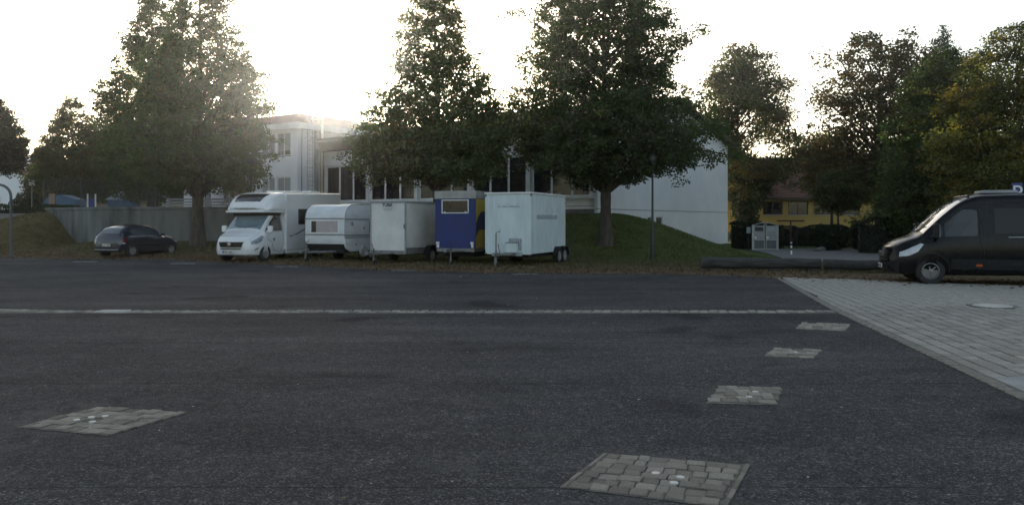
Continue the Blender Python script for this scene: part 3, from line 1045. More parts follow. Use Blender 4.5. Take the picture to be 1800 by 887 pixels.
# --- retaining wall
rw = thing("retaining_wall", "long stained concrete retaining wall behind the hatchback and tree", "wall", (-23.2, 44, 0))
x = 0.0
k = 0
while x < 13.0:
    w_ = 2.6
    MB().box(x + .002, 0, -.2, min(x + w_, 13.0) - .002, .35, 2.28 + .004 * (k % 2)).build("panel", MT['concrete'], rw)
    x += w_
    k += 1
wg = MB()
wg.prism([(0, 0), (.18, .30), (-4.18, 3.3), (-4.30, 3.0)], 0.0, 2.285, 'z')
wg.build("wing_panel", MT['concrete'], rw)
MB().box(-.02, -.07, 2.29, 13.0, .42, 2.44).build("coping", MT['concrete'], rw, bevel=.015)
mb = MB().prism([(-.03, -.06), (.16, .34), (-4.2, 3.36), (-4.36, 2.96)], 2.29, 2.43, 'z')
mb.build("wing_coping", MT['concrete'], rw)
rl = thing("bench_ledge", "pale grey slatted bench along the top of the retaining wall", "bench", (-17.6, 45.4, 2.1))
for k, (y_, z_) in enumerate(((0, .42), (0.0, .58), (0.0, .74))):
    MB().box(-2.1, -.03, z_, 2.1, .03, z_ + .10).build("slat", MT['greytrim'], rl)
MB().box(-2.0, .032, 0, -1.9, .12, .84).build("leg", MT['greytrim'], rl)
MB().box(1.9, .032, 0, 2.0, .12, .84).build("leg", MT['greytrim'], rl)

# --- yellow house with tiled roof behind the trees
yh = thing("yellow_house", "yellow house with reddish tiled roof and dark windows behind the trees", "building", (17.7, 66, -.05), R(-3))
yo = []
for a in (0.6, 3.05, 5.1, 7.2, 9.3, 12.0):
    yo.append((a, a + 1.62, 2.25, 3.35))
pieces_wall("front_wall", yh, MT['yellow'], -1.5, 17, .85, 3.75, 0, .3, yo)
MB().box(-1.5, .02, -.3, 17, .3, .847).build("plinth", MT['plinth'], yh)
for o in yo:
    window(yh, o[0] + .002, o[1] - .002, o[2] + .002, o[3] - .002, .09, 2, .07, 0, MT['roofdark'])
MB().box(-1.5, .302, -.3, -1.2, 11, 3.75).build("side_wall", MT['yellow'], yh)
MB().box(-1.2, 10.7, -.3, 17, 11, 3.75).build("back_wall", MT['yellow'], yh)
MB().box(16.7, .302, -.3, 17, 10.69, 3.75).build("side_wall", MT['yellow'], yh)
mb = MB()
def tile_rows(mb, y0, z0, y1, z1, x0a, x1a, x0b, x1b, rows=18):
    for i in range(rows):
        t0, t1 = i / rows, (i + 1) / rows
        f = lambda t: (y0 + (y1 - y0) * t, z0 + (z1 - z0) * t)
        (ya, za), (yb, zb_) = f(t0), f(t1)
        xa0 = x0a + (x0b - x0a) * t0; xb0 = x1a + (x1b - x1a) * t0
        xa1 = x0a + (x0b - x0a) * t1; xb1 = x1a + (x1b - x1a) * t1
        mb.add([(xa0, ya, za + .05), (xb0, ya, za + .05), (xb1, yb, zb_ + .01), (xa1, yb, zb_ + .01), (xa0, ya, za - .02), (xb0, ya, za - .02)],
               [(0, 1, 2, 3), (4, 5, 1, 0)])
tile_rows(mb, -.8, 3.62, 5.5, 7.4, -2.3, 17.8, 1.6, 17.8)
tile_rows(mb, 11.8, 3.62, 5.5, 7.4, -2.3, 17.8, 1.6, 17.8)
mb.add([(-2.3, -.8, 3.62), (-2.3, 11.8, 3.62), (1.6, 5.5, 7.4), (17.8, -.8, 3.62), (17.8, 11.8, 3.62), (17.8, 5.5, 7.4)], [(0, 2, 1), (3, 4, 5)])
mb.build("roof", MT['rooftile'], yh)
MB().box(-2.3, -.86, 3.48, 17.8, -.803, 3.66).build("gutter_pipe", MT['fascia'], yh)
MB().box(-2.2, -.80, 3.50, 17.7, -.003, 3.56).build("soffit", MT['fascia'], yh)

# --- white house far left with brown roof
wh = thing("white_house", "white gabled house with brown roof at the far left edge", "building", (-47.3, 76, 1.8), R(0))
MB().prism([(-9, 0), (1.25, 0), (1.25, 3.6), (-1, 5.6), (-9, 8.6)], 0, 8, 'y').build("wall", MT['render'], wh)
window(wh, -2.6, -1.5, 1.0, 2.2, -.09, 2, .08)
mb = MB().add([(-9.2, -.5, 8.75), (1.7, -.5, 3.95), (1.7, 9, 3.95), (-9.2, 9, 8.75), (-9.2, -.5, 8.95), (1.7, -.5, 4.15), (1.7, 9, 4.15), (-9.2, 9, 8.95)],
              [(3, 2, 1, 0), (4, 5, 6, 7), (0, 1, 5, 4), (1, 2, 6, 5), (2, 3, 7, 6), (3, 0, 4, 7)])
mb.build("roof", MT['rooftile'], wh)
bh = thing("brown_roof_house", "low house with steep brown roof beside the white gabled house", "building", (-44.2, 84, 1.8), R(8))
MB().box(-2, 0, 0, 9, 7, 2.4).build("wall", MT['tan'], bh)
MB().prism([(-.6, 2.3), (3.5, 6.0), (7.6, 2.3)], -2.5, 9.5, 'x').build("roof", MT['rooftile'], bh)
MB().box(5.0, 2.4, 4.4, 5.6, 3.0, 6.3).build("chimney", MT['fascia'], bh)
# wooded ridge on the horizon
mb = MB()
xs = np.linspace(-420, 420, 90)
rid = [(float(x_), 330 + 20 * math.sin(x_ * .01), 9 + 6 * math.sin(x_ * .012 + 1) + 4 * math.sin(x_ * .031) + 1.6 * math.sin(x_ * .13) + random.uniform(-.8, .8)) for x_ in xs]
fr = [(float(x_), 230, -1) for x_ in xs]
bk = [(float(x_), 480, -1) for x_ in xs]
m_ = len(xs)
mb.add(fr + rid + bk, [(i, i + 1, m_ + i + 1, m_ + i) for i in range(m_ - 1)] + [(m_ + i, m_ + i + 1, 2 * m_ + i + 1, 2 * m_ + i) for i in range(m_ - 1)])
tag(mb.build("hills", MT['hillgreen'], smooth=60), kind='structure')

# ------------------------------------------------------------------ vehicles
def pchip(xs, ys, q):
    xs = np.asarray(xs, float); ys = np.asarray(ys, float)
    h = np.diff(xs); d = np.diff(ys) / h
    m = np.zeros(len(xs))
    m[0], m[-1] = d[0], d[-1]
    for i in range(1, len(xs) - 1):
        if d[i - 1] * d[i] > 0:
            w1, w2 = 2 * h[i] + h[i - 1], h[i] + 2 * h[i - 1]
            m[i] = (w1 + w2) / (w1 / d[i - 1] + w2 / d[i])
    i = np.clip(np.searchsorted(xs, q) - 1, 0, len(xs) - 2)
    t = (q - xs[i]) / h[i]
    return ((1 + 2 * t) * (1 - t) ** 2 * ys[i] + t * (1 - t) ** 2 * h[i] * m[i] + t * t * (3 - 2 * t) * ys[i + 1] + t * t * (t - 1) * h[i] * m[i + 1])

class Loft:
    """body from cross-sections: x, zb, zbelt, zt, wb, wm, wl, wt, r, crown ; x runs from the front (0) to the rear"""
    def __init__(s, st, bow_f=0.0, bow_r=0.0):
        s.st = np.array(st, float)
        s.x0, s.x1 = s.st[0, 0], s.st[-1, 0]
        s.bow_f, s.bow_r = bow_f, bow_r
        s.cols = lambda q: [float(pchip(s.st[:, 0], s.st[:, k], np.array([q]))[0]) for k in range(1, 10)]
    def section(s, x):
        zb, zl, zt, wb, wm, wl, wt, r, cr = s.cols(x)
        zl = min(zl, zt - r - 0.01)
        zm = zb + (zl - zb) * 0.5
        pts = [(0, zb), (wb * .85, zb), (wb, zb + .05), ((wb + wm) / 2 + .01, (zb + .05 + zm) / 2), (wm, zm), (wm * .4 + wl * .6 + .006, zm + (zl - zm) * .6), (wl, zl)]
        n = 3
        for k in range(1, n + 1):
            t = k / n
            pts.append((wl + (wt - wl) * t, zl + (zt - r - zl) * t))
        for k in range(1, 4):
            a = math.pi / 2 * k / 4
            pts.append((wt - r * 1.2 * (1 - math.cos(a)), zt - r + r * math.sin(a)))
        pts += [(wt - r * 1.2, zt + cr * .15), (wt * .5, zt + cr * .75), (0, zt + cr)]
        return pts
    def plan(s, x, y):
        wm = 0.95
        f = s.bow_f * min(1, abs(y) / wm) ** 2.4 * max(0, 1 - (x - s.x0) / 0.9)
        b = s.bow_r * min(1, abs(y) / wm) ** 2.4 * max(0, 1 - (s.x1 - x) / 0.9)
        return x + f - b
    def build(s, mb, res=0.09, mi=0):
        xs = set(np.round(np.arange(s.x0, s.x1, res), 4)) | set(np.round(s.st[:, 0], 4))
        xs = sorted(xs)
        keep = [xs[0]]
        for q in xs[1:]:
            if q - keep[-1] > 0.018: keep.append(q)
        keep[-1] = s.x1
        V, Fc = [], []
        K = None
        for q in keep:
            h = s.section(q)
            ring = h + [(-y, z) for y, z in h[-2:0:-1]]
            K = len(ring)
            V += [(s.plan(q, y), y, z) for y, z in ring]
        for i in range(len(keep) - 1):
            for k in range(K):
                a, b = i * K + k, i * K + (k + 1) % K
                Fc.append((a, b, b + K, a + K))
        Fc.append(tuple(range(K)))
        Fc.append(tuple((len(keep) - 1) * K + k for k in range(K - 1, -1, -1)))
        return mb.add(V, Fc, mi)
    def side(s, x, z):
        p = s.section(x)
        zs = [q[1] for q in p[2:13]]; ys = [q[0] for q in p[2:13]]
        return float(np.interp(z, zs, ys))
    def top(s, x, y):
        p = s.section(x)
        q = sorted([(a, b) for a, b in p[9:]])
        return float(np.interp(abs(y), [a for a, _ in q], [b for _, b in q]))
    def side_panel(s, name, poly, sgn, m, parent, eps=0.012, thick=0.02, sub=1):
        """panel following the flank, from an (x,z) outline"""
        bm = bmesh.new()
        vs = [bm.verts.new((x, 0, z)) for x, z in poly]
        bm.faces.new(vs)
        bmesh.ops.triangulate(bm, faces=bm.faces)
        if sub:
            bmesh.ops.subdivide_edges(bm, edges=bm.edges, cuts=sub, use_grid_fill=True)
            bmesh.ops.triangulate(bm, faces=bm.faces)
        out = [v for v in bm.verts]
        for v in out:
            x, z = v.co.x, v.co.z
            y = s.side(x, z)
            v.co = Vector((s.plan(x, y), sgn * (y + eps), z))
        me = bpy.data.meshes.new(name)
        r = bmesh.ops.extrude_face_region(bm, geom=bm.faces[:])
        for g in r['geom']:
            if isinstance(g, bmesh.types.BMVert):
                g.co.y -= sgn * thick
        bmesh.ops.recalc_face_normals(bm, faces=bm.faces)
        bm.to_mesh(me); bm.free()
        me.materials.append(m)
        return link(name, me, parent)
    def top_panel(s, name, x0, x1, y0f, y1f, m, parent, eps=0.010, nx=8, ny=8, edge=None):
        """panel lying on the upper surface between x0 and x1; y limits are functions of t or constants"""
        V, Fc = [], []
        fy = lambda f, t: f(t) if callable(f) else f
        for i in range(nx + 1):
            t = i / nx
            x = x0 + (x1 - x0) * t
            a, b = fy(y0f, t), fy(y1f, t)
            for j in range(ny + 1):
                y = a + (b - a) * j / ny
                V.append((s.plan(x, y), y, s.top(x, y)))
        for i in range(nx):
            for j in range(ny):
                q = i * (ny + 1) + j
                Fc.append((q, q + 1, q + ny + 2, q + ny + 1))
        bm = bmesh.new()
        bv = [bm.verts.new(v) for v in V]
        for f in Fc: bm.faces.new([bv[k] for k in f])
        bm.normal_update()
        if sum(f.normal.z for f in bm.faces) < 0:
            bmesh.ops.reverse_faces(bm, faces=bm.faces)
            bm.normal_update()
        nrm = [v.normal.copy() for v in bm.verts]
        for v, nn in zip(bm.verts, nrm):
            v.co += nn * eps
        r = bmesh.ops.extrude_face_region(bm, geom=bm.faces[:])
        me = bpy.data.meshes.new(name)
        for g in r['geom']:
            if isinstance(g, bmesh.types.BMVert):
                g.co.z -= 0.0
        vs = [g for g in r['geom'] if isinstance(g, bmesh.types.BMVert)]
        bm.verts.ensure_lookup_table()
        for v in bm.verts[:len(V)]:
            v.co -= nrm[v.index] * (eps + .012)
        bmesh.ops.recalc_face_normals(bm, faces=bm.faces)
        for f in bm.faces: f.smooth = True
        bm.to_mesh(me); bm.free()
        me.materials.append(m)
        me.set_sharp_from_angle(angle=R(35))
        return link(name, me, parent)
    def seam(s, mb, poly, sgn, r=0.006, closed=True):
        pts = []
        P = poly + [poly[0]] if closed else poly
        for (xa, za), (xb, zb_) in zip(P, P[1:]):
            k = max(1, int(math.hypot(xb - xa, zb_ - za) / .12))
            for i in range(k):
                t = i / k
                x, z = xa + (xb - xa) * t, za + (zb_ - za) * t
                y = s.side(x, z)
                pts.append((s.plan(x, y), sgn * (y + .001), z))
        x, z = P[-1]
        y = s.side(x, z)
        pts.append((s.plan(x, y), sgn * (y + .001), z))
        mb.tube(pts, r, 4, 0)

def cut_arches(o, wheels, rad, depth_in, dark):
    """real wheel housings cut out of a body mesh"""
    o.data.materials.append(dark)
    cut = MB()
    for x, y in wheels:
        sgn = 1 if y > 0 else -1
        a, b = sorted((sgn * (abs(y) - depth_in), sgn * (abs(y) + .5)))
        cut.lathe([(rad, a), (rad, b)], (x, 0, rad - 0.06), 'y', 24, 1)
    me = cut.mesh("cutter", [o.data.materials[0], dark])
    c = link("cutter", me)
    md = o.modifiers.new("b", 'BOOLEAN')
    md.object = c
    md.operation = 'DIFFERENCE'
    md.solver = 'EXACT'
    md.use_self = True
    bpy.context.view_layer.update()
    nm = bpy.data.meshes.new_from_object(o.evaluated_get(bpy.context.evaluated_depsgraph_get()))
    if len(nm.vertices) > 50:
        o.modifiers.remove(md)
        o.data = nm
    else:
        o.modifiers.remove(md)
    bpy.data.objects.remove(c)
    nm.polygons.foreach_set('use_smooth', [True] * len(nm.polygons))
    nm.set_sharp_from_angle(angle=R(32))

def wheel(parent, x, y, r, w_, spokes=5, rimr=0.62, face=None, rimm=None, sw=1.0):
    """tyre centred on the axle; the visible face looks to +-y"""
    sg = face if face else (1 if y > 0 else -1)
    h = w_ / 2
    t = MB().lathe([(r * .60, -h * .8), (r * .9, -h), (r * .985, -h * .75), (r, -h * .3), (r, h * .3), (r * .985, h * .75), (r * .9, h), (r * rimr, h * .85), (r * rimr * .98, h * .3), (.01, h * .28)], axis='y', n=28)
    o = t.build("wheel", MT['tyre'], parent, smooth=40)
    o.location = (x, y, r)
    if sg < 0: o.rotation_euler = (0, 0, math.pi)
    R_ = r * rimr
    m = MB().lathe([(R_ * .99, h * .62), (R_ * 1.02, h * .9), (R_ * .93, h * .92), (R_ * .86, h * .55), (R_ * .84, h * .35), (.01, h * .33)], axis='y', n=28)
    m.lathe([(R_ * .30, h * .3), (R_ * .28, h * .82), (R_ * .2, h * .88), (.005, h * .9)], axis='y', n=16)
    for k in range(spokes):
        a = 2 * math.pi * k / spokes + .3
        ca, sa = math.cos(a), math.sin(a)
        wi, wo = R_ * .16 * sw, R_ * .13 * sw
        P = lambda rr, off, hh: (ca * rr - sa * off, hh, sa * rr + ca * off)
        i0, i1 = R_ * .2, R_ * .9
        vs = [P(i0, -wi, h * .34), P(i0, wi, h * .34), P(i1, wo, h * .34), P(i1, -wo, h * .34), P(i0, -wi * .8, h * .84), P(i0, wi * .8, h * .84), P(i1, wo * .8, h * .78), P(i1, -wo * .8, h * .78)]
        m.add(vs, [(3, 2, 1, 0), (4, 5, 6, 7), (0, 1, 5, 4), (1, 2, 6, 5), (2, 3, 7, 6), (3, 0, 4, 7)])
    m.build("rim", rimm or MT['rim'], o, smooth=35)
    # dark barrel behind the spokes
    MB().lathe([(R_ * .83, h * .345), (.01, h * .346)], axis='y', n=20).build("brake_drum", MT['under'], o)
    return o

def plate_on(parent, x, y, z, w_, h_, nx=-1, m=None, text=None):
    """number plate facing along x (nx=-1: towards -x)"""
    o = MB().box(x - .008, y - w_ / 2, z - h_ / 2, x + .008, y + w_ / 2, z + h_ / 2).build("license_plate", m or MT['plate'], parent, bevel=.004)
    MB().box(x + nx * .012 - .003, y - nx * (w_ / 2) - (.045 if nx < 0 else 0) + (0), z - h_ / 2 + .005, x + nx * .012 + .003, y - nx * (w_ / 2) + (0 if nx < 0 else .045), z + h_ / 2 - .005).build("country_band", MT['signblue'], o)
    # characters, too small to be read in the photo
    k = MB()
    yy = -w_ / 2 + .09
    for wd in (.04, .05, .04, .0, .045, .04, .05, .045):
        if wd:
            k.box(x + nx * .011 - .002, y + yy, z - h_ * .27, x + nx * .011 + .002, y + yy + wd * .6, z + h_ * .27)
        yy += .052
    k.build("characters", MT['ink'], o)
    return o

def heading(front_dir):
    """rotation so that local +x runs to the rear"""
    return math.atan2(-front_dir[1], -front_dir[0])

# ---------------- dark blue hatchback, seen from behind and its right side
th = R(18)
fd = np.array([math.sin(th), math.cos(th)]); rt = np.array([math.cos(th), -math.sin(th)])
RR = np.array([-17.45, 35.5])
fc = RR - rt * .82 + fd * 3.9
car = thing("hatchback_car", "dark blue three door hatchback parked tail to the lot", "car", (fc[0], fc[1], 0.0), heading(fd))
CL = Loft([
    #  x    zb   zl   zt    wb   wm   wl   wt   r    cr
    (0.00, .42, .52, .60, .50, .56, .56, .50, .05, .01),
    (0.06, .30, .55, .70, .62, .68, .68, .60, .07, .02),
    (0.22, .22, .66, .80, .72, .77, .76, .66, .08, .03),
    (0.60, .19, .76, .90, .77, .82, .80, .68, .09, .035),
    (1.02, .19, .86, .995, .78, .825, .80, .66, .09, .04),
    (1.12, .19, .88, 1.04, .78, .825, .80, .65, .09, .04),
    (1.70, .19, .92, 1.37, .78, .825, .80, .57, .09, .04),
    (1.95, .19, .93, 1.43, .78, .825, .80, .565, .09, .04),
    (2.40, .19, .94, 1.465, .78, .825, .80, .575, .09, .045),
    (2.90, .20, .96, 1.435, .78, .825, .80, .57, .09, .04),
    (3.28, .22, .97, 1.365, .77, .82, .79, .57, .08, .03),
    (3.46, .24, .97, 1.30, .76, .81, .785, .57, .08, .03),
    (3.72, .27, .95, 1.06, .75, .805, .78, .66, .08, .02),
    (3.80, .28, .88, .98, .73, .79, .76, .66, .08, .01),
    (3.86, .29, .72, .84, .70, .76, .74, .66, .07, .01),
    (3.90, .36, .60, .70, .64, .70, .69, .62, .06, .0)], .16, .10)
body = CL.build(MB()).build("body", MT['carpaint'], car, smooth=35)
AX = ((.72, .74), (.72, -.74), (3.18, .74), (3.18, -.74))
cut_arches(body, AX, .37, .30, MT['under'])
for x, y in AX:
    wheel(car, x, y, .30, .19, 7)
for sg in (1, -1):
    CL.side_panel("side_window", [(1.42, .96), (2.34, .985), (2.30, 1.33), (1.86, 1.31)], sg, MT['hatchglass'], car)
    CL.side_panel("side_window", [(2.42, .99), (3.18, 1.03), (3.12, 1.22), (3.0, 1.31), (2.42, 1.33)], sg, MT['hatchglass'], car)
    CL.side_panel("headlight", [(.16, .60), (.42, .66), (.62, .80), (.30, .73)], sg, MT['lamp'], car, .014)
    CL.side_panel("tail_light", [(3.60, .68), (3.80, .69), (3.79, .89), (3.62, .93)], sg, MT['redlens'], car, .016)
    CL.side_panel("reversing_light", [(3.66, .615), (3.82, .62), (3.81, .68), (3.65, .675)], sg, MT['lamp'], car, .017)
    mr = MB().box(1.30, sg * .84 - .08, .96, 1.42, sg * .84 + .10, 1.08).build("mirror", MT['carpaint'], car, bevel=.03, seg=3)
    mb = MB()
    CL.seam(mb, [(1.20, .34), (2.36, .30), (2.40, .96), (1.32, .90)], sg, .005)
    mb.build("door_gap", MT['black'], car)
    CL.side_panel("side_strip", [(1.22, .50), (3.0, .52), (3.0, .56), (1.22, .54)], sg, MT['vanplastic'], car, .012)
    MB().box(2.16, sg * .80 - .02, .80, 2.32, sg * .80 + .045, .83).build("door_handle", MT['carpaint'], car, bevel=.01)
CL.top_panel("windscreen", 1.14, 1.66, -.52, .52, MT['shield'], car)
CL.top_panel("rear_window", 3.43, 3.73, lambda t: -.50 - .04 * t, lambda t: .50 + .04 * t, MT['hatchglass'], car, .012)
CL.top_panel("bonnet_edge", .30, .32, -.55, .55, MT['black'], car, .003)
plate_on(car, 3.905, 0.0, .56, .50, .11, 1)
MB().box(3.80, -.66, .335, 3.915, .66, .375).build("bumper_trim", MT['steel'], car, bevel=.01)
MB().box(3.70, -.71, .24, 3.885, .71, .36).build("bumper_base", MT['vanplastic'], car, bevel=.03)
MB().lathe([(.045, -.006), (.045, .006), (.03, .008)], (3.815, 0, .86), 'x', 14).build("badge", MT['bright'], car)
MB().tube([(3.2, 0, 1.44), (3.36, 0, 1.60)], .006, 5).build("aerial", MT['black'], car)
MB().tube([(3.72, -.02, 1.075), (3.60, .26, 1.20)], .009, 5).build("rear_wiper", MT['black'], car)

# ---------------- panel van style front shared by the motorhome cab and the black van
def cab_stations(xe, zr):
    return [
        (0.00, .42, .60, .74, .55, .62, .62, .56, .06, .01),
        (0.05, .30, .66, .90, .74, .80, .78, .70, .08, .02),
        (0.20, .25, .80, 1.02, .88, .92, .89, .78, .10, .03),
        (0.45, .24, .92, 1.13, .93, .985, .95, .82, .11, .04),
        (0.72, .24, 1.02, 1.22, .95, 1.01, .98, .84, .11, .05),
        (0.80, .24, 1.05, 1.28, .95, 1.01, .98, .84, .11, .05),
        (1.30, .24, 1.16, 1.76, .95, 1.02, .99, .84, .11, .05),
        (1.72, .24, 1.20, 2.10, .95, 1.02, .99, .84, .12, .05),
        (1.95, .24, 1.21, zr - .06, .95, 1.02, .99, .84, .13, .05),
        (2.25, .24, 1.22, zr, .95, 1.02, .99, .84, .14, .05)] + xe

def cab_front(root, LF, paint, plastic, lens, screen, glass, mz=1.0):
    for sg in (1, -1):
        LF.side_panel("door_window", [(1.30, 1.225), (2.06, 1.25), (2.07, 1.86), (2.0, 1.91), (1.74, 1.92), (1.32, 1.56)], sg, glass, root, .014)
        LF.side_panel("quarter_window", [(.97, 1.205), (1.27, 1.235), (1.29, 1.50), (1.22, 1.43)], sg, glass, root, .014)
        mb = MB()
        LF.seam(mb, [(1.46, .45), (1.95, .36), (2.12, .60), (2.12, 1.95), (1.76, 1.97), (1.30, 1.60), (1.04, 1.26), (1.06, .90), (1.32, .80)], sg, .008)
        mb.build("door_gap", MT['black'], root)
        LF.side_panel("headlight", [(.08, .70), (.30, .735), (.58, .84), (.78, 1.03), (.70, 1.05), (.42, .95), (.12, .82)], sg, lens, root, .020, .02, 2)
        # mirror on a short arm
        ym = LF.side(1.2, 1.25)
        ms = MB().box(1.02, sg * (ym + .17) - .11, 1.18, 1.14, sg * (ym + .17) + .11, 1.18 + .38 * mz).build("mirror", plastic, root, bevel=.045, seg=3)
        MB().box(1.142, sg * (ym + .17) - .09, 1.21, 1.148, sg * (ym + .17) + .09, 1.15 + .38 * mz).build("mirror_glass", MT['lamp'], ms)
        MB().box(1.05, sg * (ym + .05) - .07, 1.20, 1.12, sg * (ym + .05) + .07, 1.27).build("mirror_arm", plastic, ms)
        MB().box(1.90, sg * (ym - .02) - .015, 1.02, 2.02, sg * (ym - .02) + .05, 1.15).build("door_handle", plastic, root, bevel=.01)
    ws = LF.top_panel("windscreen", .84, 1.74, lambda t: -.80 + .04 * t, lambda t: .80 - .04 * t, screen, root, .020, 10, 10)
    for sg in (1, -1):
        pts = []
        for t in np.linspace(0, 1, 5):
            x, y = .80 + .16 * t, sg * .08 + sg * (-.62 if sg < 0 else .5) * t * (1 if sg > 0 else -1)
            pts.append((x, y * .9, LF.top(x, y * .9) + .03))
        MB().tube(pts, .012, 5).build("wiper", MT['black'], root)

# ---------------- white motorhome
th = R(19)
rd = np.array([math.sin(th), math.cos(th)])
fm = np.array([-11.2, 31.6])
mh_ = thing("motorhome", "white low profile motorhome with dark roof skylight, nose to the lot", "motorhome", (fm[0], fm[1], 0), math.atan2(rd[1], rd[0]))
ML = Loft(cab_stations([(2.6, .26, 1.22, 2.16, .95, 1.02, .99, .84, .14, .05)], 2.14), .26, 0)
body = ML.build(MB()).build("cab", MT['whitepaint'], mh_, smooth=35)
AX = ((.95, .90), (.95, -.90))
cut_arches(body, AX, .42, .34, MT['under'])
for x, y in AX:
    wheel(mh_, x, y, .345, .22, 6, .58)
cab_front(mh_, ML, MT['whitepaint'], MT['whitepaint'], MT['headlamp'], MT['skyscreen'], MT['carglass'], .7)
# living body
def rr_box(name, x0, x1, w_, z0, z1a, z1b, m, parent, r=.06):
    mb = MB()
    V = []
    for x, zt in ((x0, z1a), (x1, z1b)):
        V += [(x, -w_, z0), (x, w_, z0), (x, w_, zt), (x, -w_, zt)]
    mb.add(V, [(0, 1, 2, 3), (7, 6, 5, 4), (0, 4, 5, 1), (1, 5, 6, 2), (2, 6, 7, 3), (3, 7, 4, 0)])
    return mb.build(name, m, parent, bevel=r, seg=3)
lb = rr_box("living_body", 2.15, 6.45, 1.13, .42, 2.80, 2.93, MT['whitepaint'], mh_, .05)
CAP = Loft([
    (.86, 2.06, 2.09, 2.16, .86, .92, .92, .88, .04, .01),
    (.92, 2.03, 2.12, 2.28, .93, 1.0, 1.0, .93, .09, .01),
    (1.05, 2.02, 2.20, 2.44, 1.0, 1.06, 1.05, .95, .14, .02),
    (1.35, 2.02, 2.28, 2.64, 1.05, 1.10, 1.09, .98, .16, .03),
    (1.75, 2.02, 2.34, 2.76, 1.08, 1.12, 1.11, 1.02, .16, .03),
    (2.17, 2.03, 2.40, 2.83, 1.10, 1.13, 1.12, 1.06, .12, .02)], .22, 0)
CAP.build(MB(), .06).build("overcab_cap", MT['whitepaint'], mh_, smooth=40)
CAP.top_panel("skylight", 1.03, 1.62, lambda t: -.62 - .1 * t, lambda t: .62 + .1 * t, MT['glass'], mh_, .012)
MB().prism([(.93, -.95), (.86, -.7), (.83, 0), (.86, .7), (.93, .95), (2.1, 1.115), (2.1, -1.115)], 1.985, 2.065, 'z').build("cap_lip", MT['whitepaint'], mh_, bevel=.02)
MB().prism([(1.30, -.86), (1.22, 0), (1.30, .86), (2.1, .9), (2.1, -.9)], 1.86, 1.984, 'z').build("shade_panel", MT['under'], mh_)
k = MB()
for y0, y1, hh in ((-.48, -.22, .035), (-.18, .26, .05), (.30, .52, .03)):
    for i in range(6):
        a = y0 + (y1 - y0) * i / 6
        b = a + (y1 - y0) / 6 * .72
        xx = CAP.plan(.93, (a + b) / 2) - .035
        k.box(xx, a, 2.135, xx + .05, b, 2.135 + hh)
k.build("model_lettering", MT['skirt'], mh_)
for sg in (1, -1):
    f = MB().box(3.02, sg * 1.132 - .012, 1.50, 3.82, sg * 1.132 + .012, 2.16).build("side_window", MT['vanplastic'], mh_, bevel=.03, seg=3)
    MB().box(3.07, sg * 1.148 - .006, 1.55, 3.77, sg * 1.148 + .006, 2.11).build("pane", MT['carglass'], f)
    MB().prism([(2.4, 1.02), (2.9, 1.06), (3.5, 1.26), (6.3, 1.30), (6.3, 1.36), (3.45, 1.31), (2.85, 1.10)], sg * 1.131 - .004, sg * 1.131 + .004, 'y').build("stripe", MT['sticker'], mh_)
    MB().box(2.17, sg * 1.10 - .02, .30, 6.40, sg * 1.10 + .02, .42).build("side_skirt", MT['whitepaint'], mh_)
    MB().prism([(1.40, .93), (1.56, .96), (1.50, .86), (1.46, .80)], sg * 1.025 - .004, sg * 1.025 + .012, 'y').build("door_emblem", MT['skirt'], mh_)
    MB().prism([(2.30, 1.02), (2.62, 1.02), (2.50, .97)], sg * 1.131 - .004, sg * 1.131 + .006, 'y').build("side_emblem", MT['skirt'], mh_)
    MB().box(4.9, sg * 1.131 - .004, .55, 5.5, sg * 1.131 + .006, 1.0).build("locker_door", MT['whitepaint'], mh_, bevel=.008)
mb = MB()
pts = []
for y in np.linspace(-.70, .70, 15):
    xq = nose_x(ML, y, .865) if False else .0
    pts.append((ML.plan(.17 + .22 * abs(y) ** 3, y), y, ML.top(.17 + .22 * abs(y) ** 3, y) + .002))
mb.tube(pts, .007, 4)
mb.build("bonnet_gap", MT['skirt'], mh_)
for x in (2.75, 4.05, 5.3):
    MB().box(x, -.30, 2.835 + .03 * (x - 2.15), x + .62, .30, 2.93 + .03 * (x - 2.15)).build("roof_hatch", MT['white'], mh_, bevel=.03, seg=3)
wheel(mh_, 4.75, .95, .345, .22, 6, .58)
wheel(mh_, 4.75, -.95, .345, .22, 6, .58)
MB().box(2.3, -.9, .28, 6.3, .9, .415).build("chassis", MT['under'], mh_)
# nose: grille, badge, slots, bumper, plate
def bowed_front(LF, name, z0, z1, w0, w1, off, m, parent, th_=.03, n=12, bev=.0):
    """strip wrapped round the bowed nose, w0 half width at z0 and w1 at z1"""
    mb = MB()
    V, Fc = [], []
    for j, (z, w_) in enumerate(((z0, w0), (z1, w1))):
        for i in range(n + 1):
            y = -w_ + 2 * w_ * i / n
            xx = nose_x(LF, y, z)
            V += [(xx - off, y, z), (xx - off + th_, y, z)]
    m_ = 2 * (n + 1)
    for i in range(n):
        a = 2 * i
        Fc += [(a, a + 2, m_ + a + 2, m_ + a), (a + 1, m_ + a + 1, m_ + a + 3, a + 3), (a, a + 1, a + 3, a + 2), (m_ + a, m_ + a + 2, m_ + a + 3, m_ + a + 1)]
    Fc += [(0, m_, m_ + 1, 1), (2 * n, 2 * n + 1, m_ + 2 * n + 1, m_ + 2 * n)]
    return mb.add(V, Fc).build(name, m, parent, bevel=bev)
def nose_x(LF, y, z):
    # smallest x whose section contains (y, z)
    lo, hi = LF.x0, LF.x0 + 1.2
    for _ in range(22):
        mid = (lo + hi) / 2
        p = LF.section(mid)
        zb, zt = p[0][1], p[-1][1]
        inside = zb <= z <= LF.top(mid, y) if abs(y) < p[9][0] - .12 else (zb <= z <= zt and abs(y) <= LF.side(mid, min(z, zt)))
        if inside: hi = mid
        else: lo = mid
    return LF.plan(hi, y)
bowed_front(ML, "grille", .60, .80, .50, .58, .025, MT['vanplastic'], mh_)
k = None
